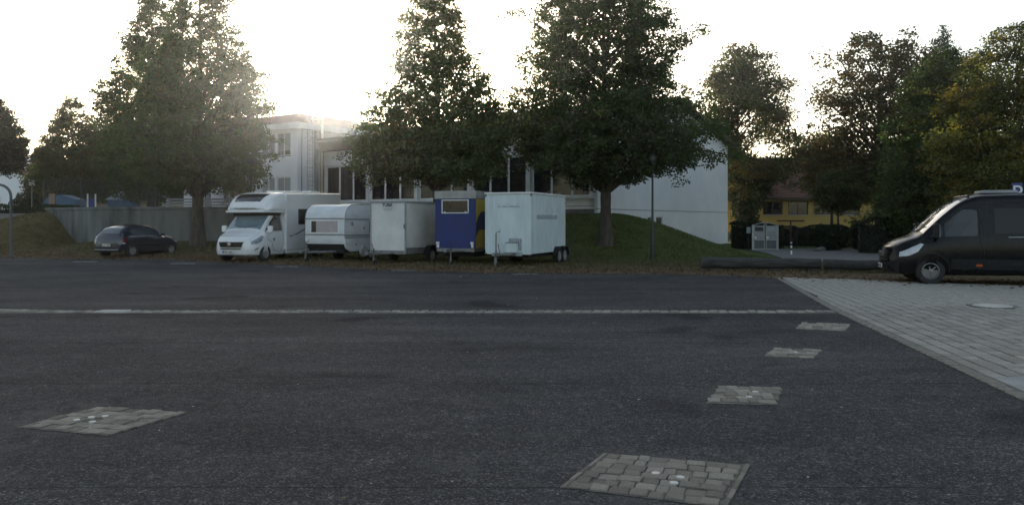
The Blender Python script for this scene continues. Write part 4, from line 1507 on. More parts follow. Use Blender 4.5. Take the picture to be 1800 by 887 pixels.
for i in range(4):
    bowed_front(ML, "grille_bar", .625 + i * .045, .64 + i * .045, .49 + i * .02, .495 + i * .02, .034, MT['black'], mh_, .02)
bowed_front(ML, "bonnet_trim", .815, .845, .60, .62, .028, MT['whitepaint'], mh_)
bowed_front(ML, "air_slot", .515, .55, .47, .48, .022, MT['black'], mh_)
bowed_front(ML, "bumper_lip", .255, .30, .70, .78, .030, MT['greytrim'], mh_)
bx = nose_x(ML, 0, .71)
MB().lathe([(.075, -.03), (.085, -.045), (.07, -.055), (.01, -.057)], (bx - .01, 0, .71), 'x', 20).build("badge", MT['bright'], mh_, smooth=30)
plate_on(mh_, nose_x(ML, 0, .42) - .03, .05, .41, .52, .115)
for sg in (1, -1):
    bowed = ML.side_panel("fog_light", [(.16, .46), (.34, .52), (.36, .60), (.18, .52)], sg, MT['skirt'], mh_, .012)

# ---------------- black panel van
va_ = R(15)
vd = np.array([math.cos(va_), -math.sin(va_)])         # towards the rear
side_n = np.array([-math.sin(va_), -math.cos(va_)])     # its left flank, facing the camera
nf = np.array([9.76, 20.62])
vc = nf - side_n * 1.0
van = thing("panel_van", "black panel van with dark windows entering at the right edge", "van", (vc[0], vc[1], 0), math.atan2(vd[1], vd[0]))
VL = Loft(cab_stations([
    (3.5, .26, 1.22, 2.30, .95, 1.025, 1.0, .85, .14, .05),
    (5.30, .28, 1.22, 2.30, .95, 1.025, 1.0, .85, .14, .05),
    (5.45, .30, 1.20, 2.24, .93, 1.0, .98, .82, .12, .03)], 2.28), .30, .05)
body = VL.build(MB()).build("body", MT['vanpaint'], van, smooth=35)
AX = ((.98, .90), (.98, -.90), (4.43, .90), (4.43, -.90))
cut_arches(body, AX, .42, .34, MT['under'])
for x, y in AX:
    wheel(van, x, y, .345, .22, 6, .60, None, MT['vanrim'], .6)
cab_front(van, VL, MT['vanpaint'], MT['vanplastic'], MT['lamp'], MT['shield'], MT['cabglass'])
for sg in (1, -1):
    VL.side_panel("rear_side_window", [(2.45, 1.30), (3.95, 1.32), (3.95, 1.96), (2.45, 1.94)], sg, MT['vanglass'], van, .010)
    VL.side_panel("rear_side_window", [(4.05, 1.32), (5.20, 1.32), (5.20, 1.96), (4.05, 1.96)], sg, MT['vanglass'], van, .010)
    VL.side_panel("side_moulding", [(1.45, .40), (3.9, .40), (3.9, .66), (1.45, .66)], sg, MT['vanplastic'], van, .014)
    VL.side_panel("side_marker", [(2.02, .475), (2.16, .475), (2.16, .535), (2.02, .535)], sg, MT['orange'], van, .024)
    VL.side_panel("slide_rail", [(2.75, 1.212), (5.1, 1.24), (5.1, 1.258), (2.75, 1.225)], sg, MT['steel'], van, .012)
    mb = MB()
    VL.seam(mb, [(2.2, .40), (3.95, .38), (3.98, 1.0), (3.98, 2.08), (2.3, 2.08), (2.2, 1.1)], sg, .006)
    mb.build("sliding_door_gap", MT['black'], van)
    # wheel arch lip
    pts = []
    for t in np.linspace(-.05, math.pi + .05, 16):
        x_, z_ = .98 + .44 * math.cos(t), .36 + .44 * math.sin(t)
        y_ = VL.side(x_, z_)
        pts.append((VL.plan(x_, y_), sg * (y_ + .005), z_))
    MB().tube(pts, .02, 6).build("arch_lip", MT['vanplastic'], van, smooth=50)
bowed_front(VL, "bumper", .27, .56, .80, .84, .030, MT['vanplastic'], van)
bowed_front(VL, "grille", .60, .82, .40, .50, .030, MT['black'], van)
bowed_front(VL, "grille_trim", .575, .605, .42, .43, .040, MT['bright'], van)
for dz in (.70, .76):
    mb = MB()
    pts = []
    for y in np.linspace(-.42, .42, 9):
        pts.append((nose_x(VL, y, dz) - .045, y, dz + .055 * (1 - abs(y) / .42)))
    MB().tube(pts, .016, 6).build("chevron_emblem", MT['bright'], van, smooth=40)
plate_on(van, nose_x(VL, 0, .45) - .04, 0, .44, .52, .115)
MB().box(2.35, -.42, 2.31, 3.15, .42, 2.42).build("roof_vent", MT['greytrim'], van, bevel=.04, seg=3)
MB().box(2.25, -.46, 2.30, 3.22, .46, 2.345).build("vent_base", MT['vanplastic'], van, bevel=.02)
MB().tube([(1.95, -.6, 2.27), (1.95, .6, 2.27)], .03, 6).build("marker_bar", MT['black'], van)

# ---------------- white caravan
def caravan():
    th = R(24)
    rd = np.array([math.sin(th), math.cos(th)])
    p = np.array([-7.52, 31.95])       # front centre on the ground
    root = thing("caravan", "old white caravan with curtained front window and rounded roof", "caravan", (p[0], p[1], 0), math.atan2(rd[1], rd[0]))
    wd, Lc = .98, 3.7
    prof = []
    for t in np.linspace(0, math.pi / 2, 9):
        prof.append((.55 - .55 * math.cos(t) + .02, 1.72 + .58 * math.sin(t)))
    prof += [(Lc - .45, 2.30)]
    for t in np.linspace(0, math.pi / 2, 7)[1:]:
        prof.append((Lc - .45 + .45 * math.sin(t), 1.85 + .45 * math.cos(t)))
    prof += [(Lc + .0, 1.0), (Lc - .05, .62), (Lc - .25, .42), (1.0, .40), (.40, .40), (.16, .52), (.05, .70), (.0, .95)]
    MB().prism(prof, -wd, wd, 'y').build("body", MT['caravan'], root, smooth=30, bevel=.03, seg=3)
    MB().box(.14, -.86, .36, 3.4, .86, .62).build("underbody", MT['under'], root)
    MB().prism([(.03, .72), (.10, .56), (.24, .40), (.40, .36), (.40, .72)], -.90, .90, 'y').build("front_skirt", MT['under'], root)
    # front window behind a frame, with curtain
    f = MB().box(-.018, -.70, 1.14, .03, -.66, 1.68).box(-.018, .66, 1.14, .03, .70, 1.68).box(-.018, -.66, 1.14, .03, .66, 1.18).box(-.018, -.66, 1.64, .03, .66, 1.68).build("front_window", MT['whitepaint'], root)
    ct = MB()
    k = 28
    for i in range(k):
        y0 = -.65 + 1.06 * i / k
        y1 = -.65 + 1.06 * (i + 1) / k
        ct.add([(-.004 - .010 * (i % 2), y0, 1.185), (-.004 - .010 * ((i + 1) % 2), y1, 1.185), (-.004 - .010 * ((i + 1) % 2), y1, 1.635), (-.004 - .010 * (i % 2), y0, 1.635)], [(0, 1, 2, 3)])
    ct.build("curtain", MT['curtain'], f)
    MB().box(-.003, .42, 1.185, .0, .655, 1.635).build("pane", MT['carglass'], f)
    for z in (1.075, 1.72):
        MB().box(-.014, -wd - .003, z, .02, wd + .003, z + .035).build("front_rail", MT['skirt'], root)
    for sg in (1, -1):
        s_ = sg * wd
        a, b = sorted((s_, s_ + sg * .014))
        MB().box(.05, a, 1.69, Lc - .03, b, 1.725).build("side_rail", MT['skirt'], root)
        MB().box(.03, a, 1.045, Lc, b, 1.085).build("side_rail", MT['skirt'], root)
        MB().box(.03, a, .965, Lc, b, .99).build("side_rail", MT['skirt'], root)
        edge = [(x, s_, z) for x, z in prof[:10]]
        MB().tube([(.0, s_, .95)] + edge, .012, 5).build("edge_trim", MT['skirt'], root)
        MB().box(.02, sg * .84 - .035, 1.55, .05, sg * .84 + .035, 1.60).build("marker_light", MT['redlens'] if False else MT['skirt'], root, bevel=.006)
        w0 = MB().box(1.7, a, 1.14, 2.7, b, 1.64).build("side_window", MT['carglass'], root, bevel=.01)
        MB().box(.42, a, 1.45, .56, b + .002, 1.60).build("vent_cover", MT['greytrim'], root, bevel=.006)
        MB().box(1.28, min(a, b) - .0, 1.30, 1.36, b + sg * .02 if sg > 0 else b, 1.40).build("lock", MT['skirt'], root, bevel=.006)
        MB().lathe([(.03, 0), (.03, sg * .02), (.01, sg * .021)], (.75, s_, .70), 'y', 10).build("filler_cap", MT['ink'], root)
    MB().box(1.5, -.28, 2.295, 2.1, .28, 2.36).build("roof_hatch", MT['whitepaint'], root, bevel=.025, seg=3)
    wheel(root, 2.0, .80, .30, .17, 6, .6)
    wheel(root, 2.0, -.80, .30, .17, 6, .6)
    drawbar(root, .05, .42, 1.25, wh_y=.30)
    return root

def jockey(root, x, y, zt, r=.10, crank=True):
    j = MB().tube([(x, y, r + .02), (x, y, zt)], .026, 8).tube([(x, y, .45), (x, y, .62)], .036, 8).build("jockey_post", MT['frame'], root, smooth=40)
    MB().lathe([(r * .5, -.035), (r, -.03), (r, .03), (r * .5, .035)], (x - .02, y - .07, r), 'y', 16).build("jockey_wheel", MT['tyre'], j, smooth=40)
    MB().box(x - .03, y - .03, r - .02, x + .03, y + .03, r + .16).build("fork", MT['frame'], j)
    if crank:
        MB().tube([(x, y, zt), (x, y, zt + .05), (x + .02, y - .14, zt + .08), (x + .02, y - .14, zt + .15)], .012, 6).build("crank", MT['ink'], j)
    return j

def drawbar(root, x_b, z, ln, wh_y=.15, zt=.75, crank=True, vee=.5):
    """A-frame running forward from the box front at x_b, coupling at the tip"""
    d = MB().tube([(x_b + .3, -vee, z), (x_b - ln, 0, z)], .04, 6).tube([(x_b + .3, vee, z), (x_b - ln, 0, z)], .04, 6)
    d.box(x_b - ln * .55, -vee * .42, z - .03, x_b - ln * .5, vee * .42, z + .03)
    o = d.build("drawbar", MT['frame'], root)
    MB().tube([(x_b - ln - .28, 0, z + .05), (x_b - ln + .12, 0, z + .05)], .045, 8).lathe([(.055, -.05), (.062, 0), (.03, .06)], (x_b - ln - .26, 0, z + .03), 'z', 12).build("coupling", MT['frame'], o, smooth=40)
    MB().tube([(x_b - ln + .1, -.08, z + .05), (x_b - ln - .08, -.10, z + .38)], .014, 6).build("brake_lever", MT['ink'], o)
    jockey(root, x_b - ln * .68, wh_y, zt, crank=crank)
    return o
caravan()

# ---------------- box trailers
def box_trailer(name, label, p, th, wd, Ln, z0, z1a, z1b, skin, sidem=None):
    rd = np.array([math.sin(th), math.cos(th)])
    root = thing(name, label, "trailer", (p[0], p[1], 0), math.atan2(rd[1], rd[0]))
    return root

# dusty white one
th = R(24)
t1 = box_trailer("box_trailer", "dusty white box trailer with dark roof rim and lettering high on its front", (-4.72, 30.3), th, 0, 0, 0, 0, 0, None)
w2, Ln, z0, z1 = .77, 3.3, .48, 2.36
MB().box(0, -w2, z0, .03, w2, z1).build("front_panel", MT['boxwhite'], t1)
MB().box(.033, -w2 + .005, z0 + .14, Ln, -w2 + .03, z1).build("side_panel", MT['boxwhite'], t1)
MB().box(.033, w2 - .03, z0 + .14, Ln, w2 - .005, z1).build("side_panel", MT['boxwhite'], t1)
MB().box(Ln - .03, -w2 + .032, z0, Ln, w2 - .032, z1).build("rear_panel", MT['boxwhite'], t1)
mb = MB().box(-.02, -w2 - .015, z1 + .002, Ln + .02, w2 + .015, z1 + .03)
mb.box(-.022, -w2 - .017, z1 - .05, .0 - .002, w2 + .017, z1).box(.0, -w2 - .02, z1 - .05, Ln, -w2 - .002, z1).box(.0, w2 + .002, z1 - .05, Ln, w2 + .02, z1)
mb.build("roof", MT['greytrim'], t1)
for sg in (1, -1):
    a = MB().box(-.025, sg * w2 - .028, z0 - .08, .035, sg * w2 + .028, z1 - .052).build("corner_post", MT['greytrim'], t1, bevel=.008)
    wheel(t1, 1.75, sg * .86, .30, .18, 6, .6)
    mb = MB()
    pr = [(1.75 + .37 * math.cos(t), .30 + .37 * math.sin(t)) for t in np.linspace(0, math.pi, 12)] + [(1.75 - .40 * math.cos(t), .30 + .40 * math.sin(t)) for t in np.linspace(0, math.pi, 12)]
    mb.prism(pr, sg * .86 - .12, sg * .86 + .12, 'y')
    mb.build("mudguard", MT['vanplastic'], t1)
    MB().box(.0, sg * w2 - (.04 if sg > 0 else 0), z0 - .10, Ln, sg * w2 + (0 if sg > 0 else .04), z0 - .002 + .13).build("side_rail", MT['frame'], t1)
MB().box(-.024, -w2 + .03, z0 - .10, -.001, w2 - .03, z0 + .04).build("bottom_rail", MT['frame'], t1)
MB().box(-.05, -w2 + .0, 1.35, -.026, -w2 + .05, 1.52).build("latch", MT['skirt'], t1)
text_mesh("TUBA", .18, MT['ink'], "lettering", t1, (-.006, .03, 2.24), (R(90), 0, R(-90)))
k = MB()
for i in range(9):
    k.box(-.006, -.20 + i * .046, 2.085, -.001, -.20 + i * .046 + .034, 2.125)
for i in range(7):
    k.box(-.006, -.17 + i * .05, 2.03, -.001, -.17 + i * .05 + .036, 2.06)
k.build("small_print", MT['faded'], t1)
MB().box(.3, -.6, .34, 3.1, .6, .475).build("chassis", MT['under'], t1)
drawbar(t1, 0.0, .42, 1.15, wh_y=.12, zt=.62, crank=False, vee=.4)
MB().lathe([(.14, -.05), (.20, -.05), (.20, .05), (.14, .05)], (-1.0, .42, .52), 'y', 18).build("coiled_cable", MT['frame'], t1)

# blue one with zinc top band and a framed hatch window
th = R(20)
t2 = box_trailer("show_trailer", "deep blue trailer with zinc top band, framed dark window and painted yellow side", (-2.12, 29.75), th, 0, 0, 0, 0, 0, None)
w2, Ln, z0, z1 = .815, 3.4, .62, 2.46
MB().box(0, -w2, z0, .04, w2, z1).build("front_panel", MT['blue'], t2)
for sg in (1, -1):
    a, b = sorted((sg * w2, sg * (w2 - .03)))
    sp = MB().box(.042, a, z0, Ln, b, z1).build("side_panel", MT['mural'], t2)
    a, b = sorted((sg * (w2 + .002), sg * (w2 + .008)))
    wav = [(.06, 1.55), (.25, 1.78), (.55, 1.98), (.9, 2.0), (1.3, 1.85), (1.9, 2.05), (2.6, 1.95), (3.38, 2.1), (3.38, 1.2), (2.7, 1.05), (2.0, 1.3), (1.2, 1.28), (.75, 1.30), (.4, 1.32), (.2, 1.18), (.06, 1.02)]
    MB().prism(wav, a, b, 'y').build("painted_wave", MT['bluedark'], sp)
    wheel(t2, 1.9, sg * .90, .31, .18, 6, .6)
    o = MB().box(-.035, sg * .70 - .05, z0 + .02, -.001, sg * .70 + .05, z0 + .20).box(-.09, sg * .70 - .06, z0 + .16, -.001, sg * .70 + .06, z0 + .24).build("corner_bracket", MT['white'], t2, bevel=.012)
MB().box(Ln - .03, -w2 + .032, z0, Ln, w2 - .032, z1).build("rear_panel", MT['blue'], t2)
MB().box(-.03, -w2 - .03, z1 + .002, Ln + .03, w2 + .03, z1 + .30).build("top_band", MT['zinc'], t2, bevel=.012)
f = MB().box(-.03, -.55, 1.92, -.001, -.515, 2.43).box(-.03, .515, 1.92, -.001, .55, 2.43).box(-.03, -.515, 1.92, -.001, .515, 1.955).box(-.03, -.515, 2.395, -.001, .515, 2.43).build("window", MT['white'], t2, bevel=.006)
MB().box(-.014, -.513, 1.957, -.003, .513, 2.393).build("pane", MT['glass'], f)
for y in (-.42, .42):
    MB().box(-.024, y - .03, 1.96, -.0145, y + .03, 1.99).build("latch", MT['white'], f)
MB().box(.0, -w2 + .05, z0 - .13, Ln, w2 - .05, z0 - .003).build("chassis", MT['frame'], t2)
MB().box(.4, -.6, .30, 3.0, .6, z0 - .135).build("underbody", MT['under'], t2)
drawbar(t2, 0.0, .52, .6, wh_y=.0, zt=.60, crank=False, vee=.45)

# pale blue-white tandem one
th = R(22)
rd = np.array([math.sin(th), math.cos(th)])
corner = np.array([.66, 28.05])
lat = np.array([-math.cos(th), math.sin(th)])
w2, Ln, z0, z1 = .865, 3.9, .47, 2.60
t3 = box_trailer("plywood_trailer", "pale blue white tandem axle box trailer with faded lettering", corner + lat * w2, th, 0, 0, 0, 0, 0, None)
MB().box(0, -w2, z0 + .10, .03, w2, z1).build("front_panel", MT['boxblue'], t3)
MB().box(-.012, -w2 - .008, z0 - .02, .034, w2 + .008, z0 + .097).build("sole_board", MT['boxblue'], t3)
MB().box(.032, -w2, z0, Ln, -w2 + .03, z1 - .0).build("side_panel", MT['boxblue'], t3)
MB().box(.032, w2 - .03, z0, Ln, w2, z1 - .0).build("side_panel", MT['boxblue'], t3)
MB().box(Ln - .03, -w2 + .032, z0, Ln, w2 - .032, z1).build("rear_panel", MT['boxblue'], t3)
MB().box(-.05, -w2 - .04, z1 + .002, Ln + .05, w2 + .04, z1 + .055).build("roof", MT['white'], t3, bevel=.01)
for i in range(7):
    MB().box(.4 + i * .52, -w2 - .03, z1 + .056, .4 + i * .52 + .3, -w2 + .1, z1 + .072 + .008 * (i % 3)).build("roof_felt", MT['skirt'], t3)
for sg in (1, -1):
    MB().box(-.006, sg * w2 - .02, z0 + .12, .036, sg * w2 + .012 * sg + .012, z1 - .10).build("corner_strip", MT['boxblue'], t3)
    MB().box(-.02, sg * w2 - .03, z1 - .09, .05, sg * (w2 + .012) + .02, z1 - .005).build("corner_plate", MT['ink'] if False else MT['skirt'], t3)
    for x in (2.75, 3.42):
        wheel(t3, x, sg * .93, .30, .18, 8, .62)
    mb = MB()
    n_ = 10
    up = [(2.75 + .37 * math.cos(t), .30 + .37 * math.sin(t)) for t in np.linspace(math.pi, math.pi * .35, n_)]
    up2 = [(3.42 + .37 * math.cos(t), .30 + .37 * math.sin(t)) for t in np.linspace(math.pi * .65, 0, n_)]
    dn2 = [(3.42 + .345 * math.cos(t), .30 + .345 * math.sin(t)) for t in np.linspace(0, math.pi * .65, n_)]
    dn = [(2.75 + .345 * math.cos(t), .30 + .345 * math.sin(t)) for t in np.linspace(math.pi * .35, math.pi, n_)]
    mb.prism(up + up2 + dn2 + dn, sg * .95 - .12, sg * .95 + .12, 'y')
    mb.build("mudguard", MT['vanplastic'], t3)
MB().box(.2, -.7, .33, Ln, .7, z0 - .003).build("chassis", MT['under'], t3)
MB().box(-.02, -.52, .60, -.001, -.04, 1.02).build("grime_patch", MT['stain'], t3)
hb = MB().box(-.26, -.40, .52, -.022, -.02, .86).build("hitch_box", MT['boxblue'], t3, bevel=.012)
MB().box(-.28, -.42, .862, -.02, 0, .885).build("lid", MT['skirt'], hb)
MB().box(-.10, -.55, .40, -.02, .40, .52).build("stone_guard", MT['stain'], t3)
k = MB()
yy = .38
for wd in (.05, .03, 0, .03, .03, .04, .03, .03, .03, 0, .05, .03, .04, .03, .03, .03, .04, .03, .03, .03):
    if wd:
        k.box(-.004, yy - wd, 2.115, -.0005, yy, 2.115 + (.075 if wd > .035 else .055))
    yy -= (wd + .008) if wd else .045
k.build("faded_lettering", MT['faded'], t3)
k = MB()
for i, (a, b) in enumerate(((.40, 2.235), (.30, 2.225), (.02, 2.23), (-.02, 2.22), (-.40, 2.23), (-.36, 2.235), (.58, 2.25))):
    k.box(-.003, a, b, -.0005, a + .03, b + .03)
k.build("letter_remains", MT['faded'], t3)
k = MB()
random.seed(3)
x_ = .62
for i in range(17):
    wd = random.uniform(.10, .15)
    if i == 14: x_ += .05
    k.box(x_, -w2 - .004, 1.70, x_ + wd, -w2 - .0005, 1.86 + random.uniform(-.006, .006))
    if i in (9, 11, 12):
        pass
    x_ += wd + random.choice((.0, .008, .014))
k.build("lettering_band", MT['faded'], t3)
k = MB()
for i in range(16):
    a = .7 + random.random() * 2.6
    b = 1.95 + random.random() * .12
    k.box(a, -w2 - .003, b, a + .05, -w2 - .0005, b + .03)
k.build("letter_remains", MT['faded'], t3)
for z in (2.3, 2.0, 1.5):
    MB().box(Ln + .001, -w2 - .03, z, Ln + .03, -w2 + .05, z + .08).build("hinge", MT['skirt'], t3)
MB().tube([(Ln + .02, -.85, .55), (Ln + .30, -.92, .60), (Ln + .32, -.92, .95)], .03, 6).build("rear_prop", MT['ink'], t3)
drawbar(t3, 0.0, .46, 1.05, wh_y=.16, zt=1.18, crank=True, vee=.42)
MB().tube([(.1, .8, .46), (-.12, .86, .46)], .03, 6).build("side_stub", MT['ink'], t3)
MB().tube([(.25, .62, .45), (.25, .62, .08)], .03, 6).build("prop_stand", MT['frame'], t3)

# ------------------------------------------------------------------ trees
GREEN = [(.046, .076, .021), (.058, .090, .025), (.039, .064, .019), (.072, .094, .026)]
LIME = [(.054, .092, .026), (.068, .102, .029), (.046, .080, .025), (.102, .098, .028)]
RUST = [(.058, .066, .025), (.105, .068, .026), (.080, .064, .025), (.050, .062, .023)]
GOLD = [(.080, .098, .026), (.185, .145, .03), (.120, .128, .03), (.064, .084, .026), (.22, .155, .03)]
PINE = [(.018, .030, .018), (.024, .036, .020), (.014, .024, .015)]

def tree(name, label, tx, base_y, Y, outline, trunk_r, pal, n_limb=70, n_leaf=30000, size=.17, group=None, fork=None,
         rise=.45, patch=0.5, seed=1, cat="tree", trunk_top=None, zb=None, clump=.5, depth=1.0, limb_r=1.0, ragged=.12, fill=12.0):
    """outline: (photo y, left x, right x) of the crown; becomes a crown of real depth round the trunk"""
    r = np.random.default_rng(seed)
    X0 = (tx - 900) / F * Y
    z0 = float(height(X0, Y)) if zb is None else zb
    root = thing(name, label, cat, (X0, Y, z0), 0, group)
    o = sorted([(CAM_H + (390 - py) / F * Y - z0, (tx - xl) / F * Y, (xr - tx) / F * Y) for py, xl, xr in outline])
    zs = np.array([q[0] for q in o]); rl = np.array([q[1] for q in o]); rr_ = np.array([q[2] for q in o])
    zt = zs[-1]
    def rad(z, a):
        L_, R_ = np.interp(z, zs, rl), np.interp(z, zs, rr_)
        c = np.cos(a)
        side = np.where(c > 0, R_, L_)
        dp = depth * (L_ + R_) / 2
        return .96 * (np.abs(c) ** 1.5 * side + (1 - np.abs(c) ** 1.5) * dp)
    # trunk
    tt = trunk_top or zt * .97
    pts, rd_ = [], []
    for i in range(14):
        t = i / 13
        pts.append((.10 * math.sin(t * 5 + seed) * t * 1.5, .10 * math.cos(t * 4 + seed) * t * 1.5, tt * t - (0.1 if i == 0 else 0)))
        flare = 1 + .38 * max(0, 1 - t * tt / .6) ** 2
        rd_.append(trunk_r * flare * (1 - t) ** 1.5 + .014)
    tb = MB().tube(pts, rd_, 12)
    tr = tb.build("trunk", MT['bark'], root, smooth=60)
    axis = lambda z: np.array([np.interp(z, [p[2] for p in pts], [p[0] for p in pts]), np.interp(z, [p[2] for p in pts], [p[1] for p in pts])])
    # limbs
    grid = np.linspace(zs[0], zt, 60)
    pdf = (np.interp(grid, zs, rl) + np.interp(grid, zs, rr_)) ** 1.05 + .05
    cdf = np.cumsum(pdf) / pdf.sum()
    lm = MB()
    cl, ct, cs = [], [], []
    for i in range(n_limb):
        ze = float(np.interp((i + r.random()) / n_limb, cdf, grid))
        a = i * 2.39996 + r.normal(0, .35)
        Rm = float(rad(ze, a)) * (1 + r.normal(0, ragged)) * (.78 if i % 4 == 0 else 1)
        Rm = max(.25, Rm)
        zstart = max(zs[0] * .82, ze - Rm * rise * r.uniform(.7, 1.3))
        if ze < zs[0] + (zt - zs[0]) * .14:
            zstart = max(zstart, min(ze + .25, tt * .5)) + r.uniform(0, .5)
        zstart = min(zstart, tt * .96)
        ax = axis(zstart)
        p0 = np.array([ax[0], ax[1], zstart])
        p1 = np.array([math.cos(a) * Rm, math.sin(a) * Rm, ze])
        mid = (p0 + p1) / 2 + np.array([0, 0, Rm * .10]) + r.normal(0, .12, 3)
        P = [(1 - t) ** 2 * p0 + 2 * t * (1 - t) * mid + t * t * p1 for t in np.linspace(0, 1, 6)]
        r0 = limb_r * (trunk_r * .30 * min(1, Rm / 3.0) * (1 - .55 * zstart / tt) + .012)
        lm.tube(P, [r0 * (1 - .85 * t) + .005 for t in np.linspace(0, 1, 6)], 5, cap=False)
        nc = max(3, int(3 + Rm * 1.7))
        tone = r.random()
        for k in range(nc):
            t = r.uniform(.28, 1.02) ** .7
            q = (1 - t) ** 2 * p0 + 2 * t * (1 - t) * mid + t * t * p1
            sp = .16 + .20 * Rm * (1 - t * .5) * .55
            q2 = q + r.normal(0, 1, 3) * np.array([sp, sp, sp * .55])
            lm.tube([q, (q + q2) / 2 + r.normal(0, .04, 3), q2], [.016, .010, .004], 3, cap=False)
            cl.append(q2); ct.append(np.clip(tone * .6 + r.random() * .4, 0, .999)); cs.append(clump * r.uniform(.6, 1.25) * min(1, .7 + Rm / 9))
    for k in range(10):
        z = zt - (zt - zs[0]) * .16 * r.random()
        ax = axis(z)
        cl.append(np.array([ax[0] + r.normal(0, .15), ax[1] + r.normal(0, .15), z])); ct.append(r.random()); cs.append(clump * .5)
    # leaf clumps through the rest of the crown, each on its own twig
    tips = np.array(cl)
    for k in range(int(n_limb * fill)):
        z = float(np.interp(r.random(), cdf, grid)) + r.normal(0, .15)
        a = r.uniform(0, 2 * math.pi)
        Rm = float(rad(z, a))
        u = r.uniform(.25, 1.0) ** .6 * (1 + r.normal(0, ragged * .5))
        q2 = np.array([math.cos(a) * Rm * u, math.sin(a) * Rm * u, z])
        j = int(np.argmin(((tips - q2) ** 2).sum(1)))
        if np.linalg.norm(tips[j] - q2) > 1.6: continue
        lm.tube([tips[j], (tips[j] + q2) / 2 + r.normal(0, .06, 3), q2], [.014, .009, .004], 3, cap=False)
        cl.append(q2); ct.append(np.clip(ct[j] * .7 + r.random() * .3, 0, .999)); cs.append(clump * r.uniform(.45, 1.0) * min(1, .68 + Rm / 9))
    lb_ = lm.build("limbs", MT['bark'], root, smooth=60)
    lb_['kind'] = 'stuff'
    cl = np.array(cl); ct = np.array(ct); cs = np.array(cs)
    n_leaf = int(n_leaf * (2.0 if Y < 42 else 1.6))
    wgt = cs ** 1.8
    idx = r.choice(len(cl), n_leaf, p=wgt / wgt.sum())
    cs = cs * 1.1
    rdv = r.normal(0, 1, (n_leaf, 3)); rdv /= np.linalg.norm(rdv, axis=1)[:, None]
    off = rdv * (r.random(n_leaf) ** .55)[:, None] * cs[idx][:, None] * np.array([1, 1, .62])
    c = cl[idx] + off
    d1 = r.normal(0, 1, (n_leaf, 3)); d1[:, 2] *= .7
    d1 /= np.linalg.norm(d1, axis=1)[:, None]
    d2 = np.cross(d1, r.normal(0, 1, (n_leaf, 3)))
    d2 /= np.linalg.norm(d2, axis=1)[:, None] + 1e-9
    s = size * r.uniform(.55, 1.15, n_leaf)[:, None] * .5
    V = np.stack([c - d1 * s, c + d2 * s * .62, c + d1 * s, c - d2 * s * .62], 1).reshape(-1, 3)
    pal = np.array(pal)
    pick = np.where(r.random(n_leaf) < patch, (ct[idx] * len(pal)).astype(int), r.integers(0, len(pal), n_leaf))
    col = pal[np.clip(pick, 0, len(pal) - 1)] * r.uniform(.72, 1.3, (n_leaf, 1))
    me = np_mesh("crown", V, np.arange(4 * n_leaf).reshape(n_leaf, 4), MT['leaf'], np.repeat(col, 4, 0))
    link("crown", me, root)
    return root

LG = "trees along the far side of the lot"
# front row of limes
tree("lime_tree", "broad lime tree with bare trunk on the grass behind the hatchback", 348, 0, 40.5,
     [(335, 300, 435), (320, 250, 455), (290, 215, 484), (240, 215, 474), (195, 235, 474), (150, 250, 474), (110, 268, 450), (60, 288, 424), (10, 305, 410), (-60, 325, 385), (-130, 345, 365)],
     .33, LIME, 95, 44000, .17, LG, seed=11, rise=.85)
tree("lime_tree", "tall pointed tree on the terrace, left of and behind the lime by the hatchback", 268, 0, 50,
     [(350, 210, 300), (320, 190, 330), (280, 175, 330), (230, 178, 325), (180, 165, 320), (150, 178, 312), (110, 205, 318), (70, 212, 312), (30, 240, 308), (-30, 262, 300), (-70, 275, 292)],
     .30, GREEN, 85, 36000, .19, LG, seed=12, zb=2.1)
tree("lime_tree", "slender conical lime tree standing behind the caravan and box trailers", 768, 0, 36.5,
     [(315, 640, 870), (300, 612, 895), (270, 604, 895), (220, 622, 888), (190, 645, 885), (165, 668, 885), (140, 694, 870), (100, 688, 850), (60, 690, 826), (20, 703, 812), (-40, 728, 800), (-110, 755, 780)],
     .27, LIME, 95, 42000, .155, LG, seed=13, rise=.85)
tree("lime_tree", "big dark lime tree with thick trunk on the grass bank before the blind white wall", 1064, 0, 36.8,
     [(322, 1010, 1140), (306, 985, 1190), (290, 925, 1268), (276, 905, 1268), (240, 892, 1262), (200, 885, 1222), (175, 888, 1212), (130, 908, 1185), (90, 912, 1210), (50, 930, 1195), (0, 942, 1165), (-60, 975, 1130), (-130, 1030, 1090)],
     .30, GREEN[:3] + [(.050, .050, .020)], 120, 60000, .16, LG, seed=14, rise=.8)
# right side
tree("maple_tree", "rounded autumn tinted tree between the white end wall and the yellow house", 1298, 0, 63,
     [(345, 1284, 1380), (315, 1281, 1415), (270, 1274, 1445), (238, 1255, 1425), (205, 1220, 1385), (170, 1228, 1365), (140, 1226, 1398), (115, 1252, 1385), (90, 1275, 1350), (80, 1290, 1330)],
     .28, GREEN[:3] + RUST[:2] + [(.10, .08, .024)], 60, 30000, .25, LG, seed=15, clump=.95, ragged=.22, rise=.7, fill=3.0)
tree("ash_tree", "sparse autumn tree with open branches in front of the yellow house", 1545, 0, 46,
     [(330, 1450, 1630), (280, 1425, 1640), (230, 1430, 1640), (185, 1440, 1640), (150, 1430, 1640), (120, 1450, 1630), (90, 1465, 1625), (65, 1500, 1612), (52, 1540, 1590)],
     .24, RUST, 70, 18000, .22, LG, seed=16, clump=.7, ragged=.24, rise=.8, fill=3.5)
tree("spruce_tree", "dark pointed conifer rising above the trees behind the van", 1656, 0, 66,
     [(330, 1590, 1730), (200, 1612, 1700), (130, 1618, 1694), (100, 1628, 1685), (75, 1640, 1672), (45, 1652, 1660)],
     .30, PINE, 90, 30000, .20, LG, seed=17, rise=-.1, clump=.55)
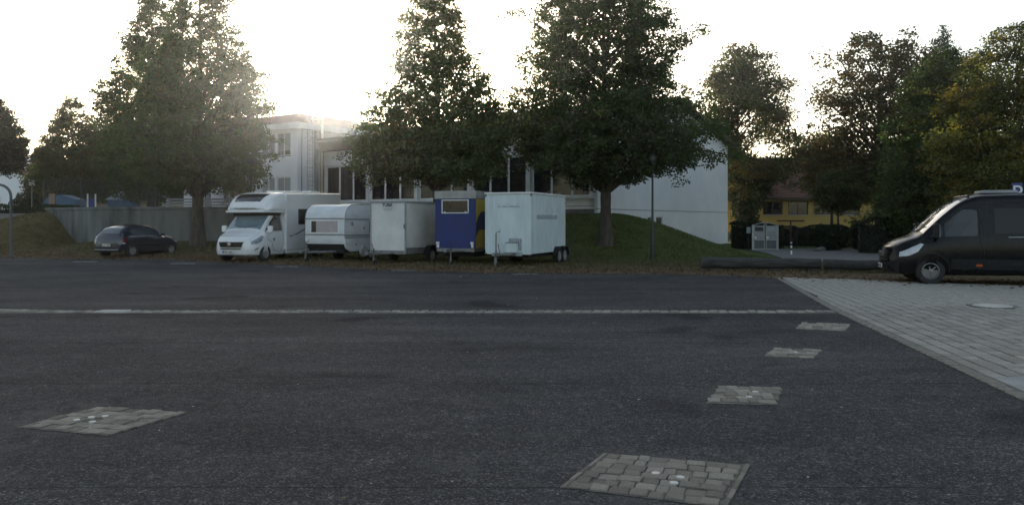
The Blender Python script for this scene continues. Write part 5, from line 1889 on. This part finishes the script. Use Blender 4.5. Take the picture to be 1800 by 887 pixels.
tree("hornbeam_tree", "dense green and gold tree behind the front of the black van", 1660, 0, 38,
     [(425, 1585, 1740), (380, 1545, 1780), (330, 1548, 1790), (280, 1555, 1790), (220, 1565, 1780), (170, 1588, 1760), (130, 1600, 1740), (105, 1620, 1715), (90, 1640, 1690)],
     .24, GOLD[:1] + GOLD[2:4] + GREEN + [(.12, .11, .026)], 105, 46000, .15, LG, seed=18, clump=.5, patch=.7)
tree("hornbeam_tree", "dense golden green tree at the right edge above the black van", 1790, 0, 34,
     [(420, 1690, 1900), (370, 1650, 1930), (310, 1640, 1940), (250, 1640, 1940), (190, 1655, 1930), (140, 1680, 1910), (95, 1710, 1890), (60, 1740, 1860), (45, 1770, 1830)],
     .26, GOLD, 110, 50000, .14, LG, seed=19, clump=.5, patch=.75)
tree("dark_shrub_tree", "low dark bushy tree beside the white end wall's right corner", 1318, 0, 63,
     [(445, 1290, 1325), (420, 1285, 1325), (380, 1290, 1325), (340, 1285, 1345), (300, 1280, 1355), (280, 1290, 1340)],
     .14, GREEN[2:3] + [(.03, .036, .016)], 45, 15000, .20, LG, seed=20, clump=.6)
tree("small_maple", "small rust tinted tree in front of the tiled roof", 1462, 0, 50,
     [(345, 1440, 1500), (330, 1425, 1525), (310, 1415, 1530), (280, 1425, 1520), (245, 1440, 1500)],
     .12, RUST, 42, 11000, .18, LG, seed=21, clump=.6, rise=.7)
tree("thin_tree", "thin young tree by the hedge under the sparse autumn tree", 1475, 0, 44,
     [(368, 1450, 1510), (350, 1440, 1525), (330, 1430, 1540), (300, 1450, 1520)],
     .09, GREEN[2:] + RUST[2:3], 32, 8000, .16, LG, seed=22, clump=.5, rise=.7)
tree("dark_tree", "dark leafy tree filling the gap between hedge and van", 1580, 0, 49,
     [(430, 1575, 1640), (390, 1565, 1650), (340, 1545, 1650), (290, 1520, 1640), (250, 1545, 1620)],
     .16, GREEN[:3], 55, 20000, .19, LG, seed=23, clump=.6)
# left side
BG = "trees behind the terrace at the left"
tree("spruce_tree", "dark conifer cut by the left edge of the photo", -15, 0, 58,
     [(302, -60, 20), (295, -75, 34), (275, -70, 46), (250, -62, 44), (220, -50, 28), (190, -35, 12), (165, -18, -8)],
     .25, PINE + GREEN[2:3], 70, 26000, .19, BG, seed=24, rise=-.05, zb=1.9)
tree("birch_tree", "autumn tinted tree behind the playground fence, second from the left edge", 128, 0, 62,
     [(345, 80, 190), (310, 72, 215), (270, 74, 210), (240, 80, 190), (215, 95, 172), (190, 108, 152), (168, 122, 140)],
     .2, GREEN[:2] + [(.085, .075, .028), (.06, .055, .022)], 70, 24000, .2, BG, seed=25, zb=2.1)
tree("garden_tree", "dark rounded tree beside the white gabled house", 78, 0, 70,
     [(350, 58, 110), (325, 52, 115), (295, 56, 112), (270, 65, 98), (258, 72, 86)],
     .16, RUST[:3] + GREEN[2:3], 40, 10000, .24, BG, seed=26, zb=2.0, clump=.7)
tree("dense_tree", "dense dark tree behind the blue playground panels", 200, 0, 66,
     [(350, 140, 265), (310, 130, 285), (270, 140, 280), (235, 165, 260), (215, 185, 235)],
     .2, GREEN, 60, 19000, .23, BG, seed=27, zb=2.1, clump=.75)
tree("dense_tree", "dense dark tree behind the bench on the retaining wall", 330, 0, 66,
     [(352, 270, 400), (310, 260, 420), (270, 270, 415), (235, 295, 385), (215, 315, 355)],
     .2, GREEN, 60, 19000, .23, BG, seed=28, zb=2.1, clump=.75)

# ------------------------------------------------------------------ hedges and shrubs
def shrub(name, label, cat, cx, cy, lx, ly, h, rz=0.0, pal=GREEN, n=6000, size=.09, group=None, zb=0.0, round_=False, seed=1):
    r = np.random.default_rng(seed)
    root = thing(name, label, cat, (cx, cy, zb), rz, group)
    if round_:
        d = r.normal(0, 1, (n, 3)); d /= np.linalg.norm(d, axis=1)[:, None]
        k = r.random(n) ** .25
        c = d * k[:, None] * np.array([lx / 2, ly / 2, h / 2]) * (1 + .10 * np.sin(d[:, :1] * 6 + d[:, 2:] * 5)) + np.array([0, 0, h / 2])
        MB().lathe([(lx * .08, 0), (lx * .22, h * .25), (lx * .25, h * .6), (lx * .12, h * .8)], n=10).build("stems", MT['hedgecore'], root)
    else:
        c = np.stack([r.uniform(-lx / 2, lx / 2, n), r.uniform(-ly / 2, ly / 2, n), r.uniform(0, h, n)], -1)
        f = r.random(n)
        front = f < .45
        c[front, 1] = -ly / 2 + np.abs(r.normal(0, .07, front.sum()))
        topm = (f > .45) & (f < .8)
        c[topm, 2] = h - np.abs(r.normal(0, .07, topm.sum()))
        c[:, 2] *= 1 + .07 * np.sin(c[:, 0] * 1.7 + seed) + .04 * np.sin(c[:, 0] * 4.1)
        MB().box(-lx / 2 + .1, -ly / 2 + .12, 0, lx / 2 - .1, ly / 2 - .1, h * .86).build("stems", MT['hedgecore'], root)
    c[:, 2] = np.maximum(c[:, 2], .01)
    d1 = r.normal(0, 1, (n, 3)); d1 /= np.linalg.norm(d1, axis=1)[:, None]
    d2 = np.cross(d1, r.normal(0, 1, (n, 3))); d2 /= np.linalg.norm(d2, axis=1)[:, None]
    s = size * r.uniform(.6, 1.2, n)[:, None] * .5
    V = np.stack([c - d1 * s, c + d2 * s * .6, c + d1 * s, c - d2 * s * .6], 1).reshape(-1, 3)
    pal = np.array(pal)
    col = pal[r.integers(0, len(pal), n)] * r.uniform(.7, 1.3, (n, 1))
    link("foliage", np_mesh("foliage", V, np.arange(4 * n).reshape(n, 4), MT['leaf'], np.repeat(col, 4, 0)), root)
    return root
DG = [(.020, .030, .014), (.026, .036, .016), (.016, .025, .013)]
shrub("hedge", "clipped dark hedge on top of the dry grass bank at the left", "hedge", -31.5, 48.3, 11.0, 1.2, 1.45, 0, DG + GREEN[:1], 18000, .10, zb=1.1, seed=1)
shrub("hedge", "dark clipped hedge below the yellow house's windows", "hedge", 21.0, 52.5, 9.0, 1.2, 1.35, 0, DG, 11000, .12, zb=0, seed=2)
shrub("hedge", "dark hedge beside the white end wall, left of the metal gate", "hedge", 14.6, 47.6, 3.0, 1.0, 1.5, R(-8), DG, 6000, .11, seed=3)
shrub("hedge", "dark hedge running behind the black van", "hedge", 23.5, 38.0, 13.0, 1.4, 1.7, R(-18), DG, 14000, .11, seed=4)
shrub("round_shrub", "tall rounded evergreen shrub in front of the sparse tree", "shrub", 19.3, 44.5, 1.0, 1.0, 1.75, 0, DG, 7000, .09, None, 0, True, 5)
shrub("low_shrub", "wide dark low shrub between the bollard and the rounded evergreen", "shrub", 17.2, 43.2, 2.3, 1.4, 1.5, 0, DG + GREEN[2:3], 12000, .10, None, 0, True, 6)
shrub("garden_shrub", "small dark shrub by the white gabled house", "shrub", -40.0, 66, 3.0, 2.0, 2.2, 0, DG + RUST[:1], 4500, .15, None, 1.9, True, 7)

# ------------------------------------------------------------------ street furniture
def lamp_post(label, x, y, h, zb=None):
    z = float(height(x, y)) if zb is None else zb
    r_ = thing("lamp_post", label, "lamp post", (x, y, z), 0, "globe lamps on dark posts")
    MB().lathe([(.085, -.1), (.085, 1.18), (.075, 1.22), (.05, 1.26), (.04, h - .25), (.05, h - .22), (.06, h - .12)], n=14).build("post", MT['poleblack'], r_, smooth=40)
    MB().box(-.055, -.092, .25, .055, -.078, 1.0).build("access_door", MT['poleblack'], r_, bevel=.004)
    MB().box(-.035, -.090, .82, .035, -.0865, .90).build("sticker", MT['white'], r_) if 'beside' in label else None
    pr = [(.06, h - .12)] + [(.17 * math.sin(t), h + .05 - .17 * math.cos(t)) for t in np.linspace(.35, math.pi - .05, 10)]
    MB().lathe(pr, n=16).build("globe", MT['globe'], r_, smooth=60)
    MB().lathe([(.15, h + .10), (.18, h + .12), (.16, h + .19), (.07, h + .25), (.01, h + .26)], n=16).build("cap", MT['poleblack'], r_, smooth=40)
    return r_
lamp_post("dark globe lamp post on the grass beside the big dark lime tree", (1147 - 900) / F * 33.4, 33.4, 4.15)
lamp_post("globe lamp post rising behind the motorhome roof", (441 - 900) / F * 39.5, 39.5, 4.3)

ho = thing("bent_pole", "grey steel pole with its top bent over at the left edge", "pole", (-22.9, 36.4, 0))
pts = [(0, 0, -.1), (0, 0, 2.75)] + [(-.55 + .55 * math.cos(t), 0, 2.75 + .55 * math.sin(t)) for t in np.linspace(.2, math.pi * .62, 8)]
MB().tube(pts, .06, 10).build("tube", MT['polegrey'], ho, smooth=50)
MB().lathe([(.15, -.05), (.15, .05), (.09, .07)], n=14).build("foot", MT['concrete'], ho)

# notice board gate
gt = thing("metal_gate", "grey two leaf metal gate with peaked frame and notices on its panels", "gate", (W(1345, 440, 43.5).x, 43.5, 0))
gw = .68
MB().box(-gw - .04, -.04, 0, -gw + .03, .04, 1.42).build("post", MT['steel'], gt, bevel=.006)
MB().box(gw - .03, -.04, 0, gw + .04, .04, 1.42).build("post", MT['steel'], gt, bevel=.006)
mb = MB().tube([(-gw, 0, 1.42), (0, 0, 1.60), (gw, 0, 1.42)], .025, 6)
mb.build("peaked_rail", MT['steel'], gt)
for sg in (-1, 1):
    a, b = sorted((sg * .03, sg * (gw - .045)))
    lf = MB().box(a, -.02, .09, a + .035, .02, 1.40 + (.12 if sg > 0 else 0)).box(b - .035, -.02, .09, b, .02, 1.40 + (.12 if sg < 0 else 0)).box(a + .035, -.02, .09, b - .035, .02, .14).box(a + .035, -.02, .60, b - .035, .02, .64).build("leaf", MT['steel'], gt)
    MB().box(a + .037, -.008, .642, b - .037, .008, 1.40).build("panel", MT['greytrim'], lf)
    MB().box(a + .037, -.008, .142, b - .037, .008, .598).build("mesh_panel", MT['polegrey'], lf)
    MB().box(a + .08, -.016, 1.10, b - .08, -.0085, 1.32).build("notice", MT['ink'] if sg < 0 else MT['faded'], lf)
    MB().box(a + .06, -.016, .70, a + .16, -.0085, .80).build("lock_plate", MT['white'], lf)
sb = thing("wall_sign", "small pale sign on the dark fence left of the metal gate", "sign", (W(1316, 408, 44).x, 44.0, 0))
MB().box(-.02, .02, 0, .02, .05, 1.35).build("post", MT['poleblack'], sb)
MB().box(-.11, -.01, .98, .11, .018, 1.32).build("board", MT['faded'], sb)

ts = thing("tee_frame", "dark red tee shaped steel frame in front of the yellow house", "frame", (W(1390, 388, 46).x, 46.0, 0))
MB().tube([(0, 0, -.1), (0, 0, 1.68)], .045, 10).build("post", MT['redsteel'], ts, smooth=40)
MB().box(-.78, -.05, 1.62, .78, .05, 1.71).build("bar", MT['redsteel'], ts, bevel=.008)
bo = thing("bollard", "white bollard with dark bands on the gravel drive", "bollard", (W(1391, 450, 37.5).x, 37.5, .03))
MB().lathe([(.04, -.1), (.04, .60), (.035, .62)], n=12).build("post", MT['white'], bo, smooth=40)
for z in (.24, .46):
    MB().lathe([(.043, z), (.043, z + .11)], n=12).build("band", MT['black'], bo, smooth=40)
st = thing("boulder", "pale boulder at the foot of the low dark shrub", "boulder", (W(1440, 440, 42).x, 41.8, 0))
bm = bmesh.new()
bmesh.ops.create_icosphere(bm, subdivisions=3, radius=1)
for v in bm.verts:
    v.co = Vector((v.co.x * .28, v.co.y * .24, v.co.z * .18)) * (1 + .12 * math.sin(v.co.x * 5) * math.cos(v.co.y * 4 + v.co.z * 6))
me = bpy.data.meshes.new("stone"); bm.to_mesh(me); bm.free(); me.materials.append(MT['plinth'])
o = link("stone", me, st); o.location = (0, 0, .12)

def mesh_fence(name, label, p0, p1, h, n, zb, wires=9, m=None):
    p0 = np.array(p0, float); p1 = np.array(p1, float)
    d = p1 - p0
    Ln = float(np.hypot(*d))
    r_ = thing(name, label, "fence", (p0[0], p0[1], zb), math.atan2(d[1], d[0]))
    post = MB().tube([(0, 0, -.1), (0, 0, h + .05)], .03, 6).mesh("post", m or MT['poleblack'])
    for k in range(n + 1):
        o = link("post", post, r_)
        o.location = (Ln * k / n, 0, 0)
    mb = MB()
    for k in range(wires):
        z = .06 + (h - .08) * k / (wires - 1)
        mb.box(0, -.004, z - .004, Ln, .004, z + .004)
    x = 0
    while x < Ln:
        mb.box(x - .003, -.003, .05, x + .003, .003, h)
        x += .10
    o = mb.build("wire_mesh", m or MT['poleblack'], r_)
    o['kind'] = 'stuff'
    return r_
mesh_fence("mesh_fence", "dark wire mesh fence either side of the yellow house's garden", (14.9, 47.0), (27.5, 45.2), 1.25, 7, 0)
mesh_fence("ball_fence", "tall grey wire mesh fence round the playground on the terrace", (-28.6, 48.6), (-17.0, 48.2), 2.1, 5, 2.1, 14, MT['polegrey'])

# playground and odds and ends on the terrace
def ter(px, py, Y):
    v = W(px, py, Y)
    return (v.x, Y, 2.1)
pg = thing("play_tent", "blue tarpaulin play tent with a tan panel on the terrace", "tent", ter(104, 350, 52))
MB().prism([(-1.3, 0), (-.9, 1.05), (.1, 1.28), (1.0, 1.0), (1.25, 0)], 0, 1.3, 'y').build("canvas", MT['tarp'], pg, smooth=60, bevel=.05)
MB().box(-.62, -.10, 0, -.22, -.02, 1.34).build("panel", MT['tan'], pg)
p2 = thing("climbing_frame", "small blue climbing panel between two white posts on the terrace", "play equipment", ter(161, 350, 51))
MB().box(-.18, -.02, .40, .18, .03, 1.0).build("board", MT['signblue'], p2)
for sx in (-.25, .25):
    MB().box(sx - .04, -.04, 0, sx + .04, .04, 1.30).build("post", MT['white'], p2)
p3 = thing("play_house", "pale blue play house with a pitched roof on the terrace", "play house", ter(211, 350, 52))
MB().box(-.8, 0, 0, .8, 1.2, .95).build("wall", MT['tarp'], p3)
MB().prism([(-.95, .95), (0, 1.5), (.95, .95)], -.1, 1.3, 'y').build("roof", MT['faded'], p3)
p4 = thing("white_board", "pale upright board behind the bench on the terrace", "board", ter(290, 350, 50))
MB().box(-.22, 0, 0, .22, .05, 1.15).build("panel", MT['white'], p4, bevel=.02)
MB().box(-.9, .02, 1.16, .2, .06, 1.22).build("rail", MT['greytrim'], p4)
p5 = thing("garden_parasol", "folded pale parasol standing on the terrace right of the tree trunk", "parasol", ter(366, 350, 49))
MB().lathe([(.25, .05), (.22, .5), (.10, 1.3), (.02, 1.75)], n=10).build("canopy", MT['blind'], p5, smooth=50)
MB().tube([(0, 0, 0), (0, 0, 1.85)], .025, 6).build("pole", MT['greytrim'], p5)
sw = thing("white_sign", "small square white sign beside the brown roofed house", "sign", ter(56, 320, 60))
MB().tube([(0, 0, 0), (0, 0, 2.7)], .03, 6).build("post", MT['greytrim'], sw)
MB().box(-.22, -.05, 2.25, .22, -.032, 2.75).build("board", MT['white'], sw)

gf = thing("goal_frame", "small tilted pale goal frame on the terrace left of the motorhome roof", "goal frame", ter(406, 356, 46))
MB().tube([(-.42, 0, .52), (-.20, 0, .95), (.42, .0, .62), (.20, 0, .18), (-.42, 0, .52)], .04, 6).tube([(-.50, 0, 1.10), (.45, 0, .72)], .035, 6).build("rim_bar", MT['greytrim'], gf)
MB().tube([(.2, 0, 0), (.2, 0, .4)], .04, 6).build("post", MT['greytrim'], gf)

ds = thing("bus_sign", "blue box sign with a white letter D above the van roof", "sign", (W(1789, 330, 24.5).x, 24.5, 0), R(-24))
MB().tube([(0, .1, -.1), (0, .1, 2.4)], .04, 8).build("post", MT['polegrey'], ds, smooth=40)
MB().box(-.125, 0, 2.36, .125, .20, 2.80).build("box", MT['signblue'], ds, bevel=.012)
text_mesh("D", .36, MT['white'], "letter", ds, (0, -.006, 2.575), (R(90), 0, 0), .004)

# ------------------------------------------------------------------ low evening haze over the whole place
hm = bpy.data.materials.new("evening haze")
hm.use_nodes = True
hn = hm.node_tree.nodes
hn.clear()
pv = hn.new("ShaderNodeVolumePrincipled")
pv.inputs['Color'].default_value = (0.95, 0.95, 0.94, 1)
pv.inputs['Density'].default_value = 0.00044
pv.inputs['Anisotropy'].default_value = 0.90
ho_ = hn.new("ShaderNodeOutputMaterial")
hm.node_tree.links.new(pv.outputs[0], ho_.inputs['Volume'])
hz = MB().box(-950, -350, -1.4, 950, 950, 30).build("haze", hm)
tag(hz, kind='stuff')
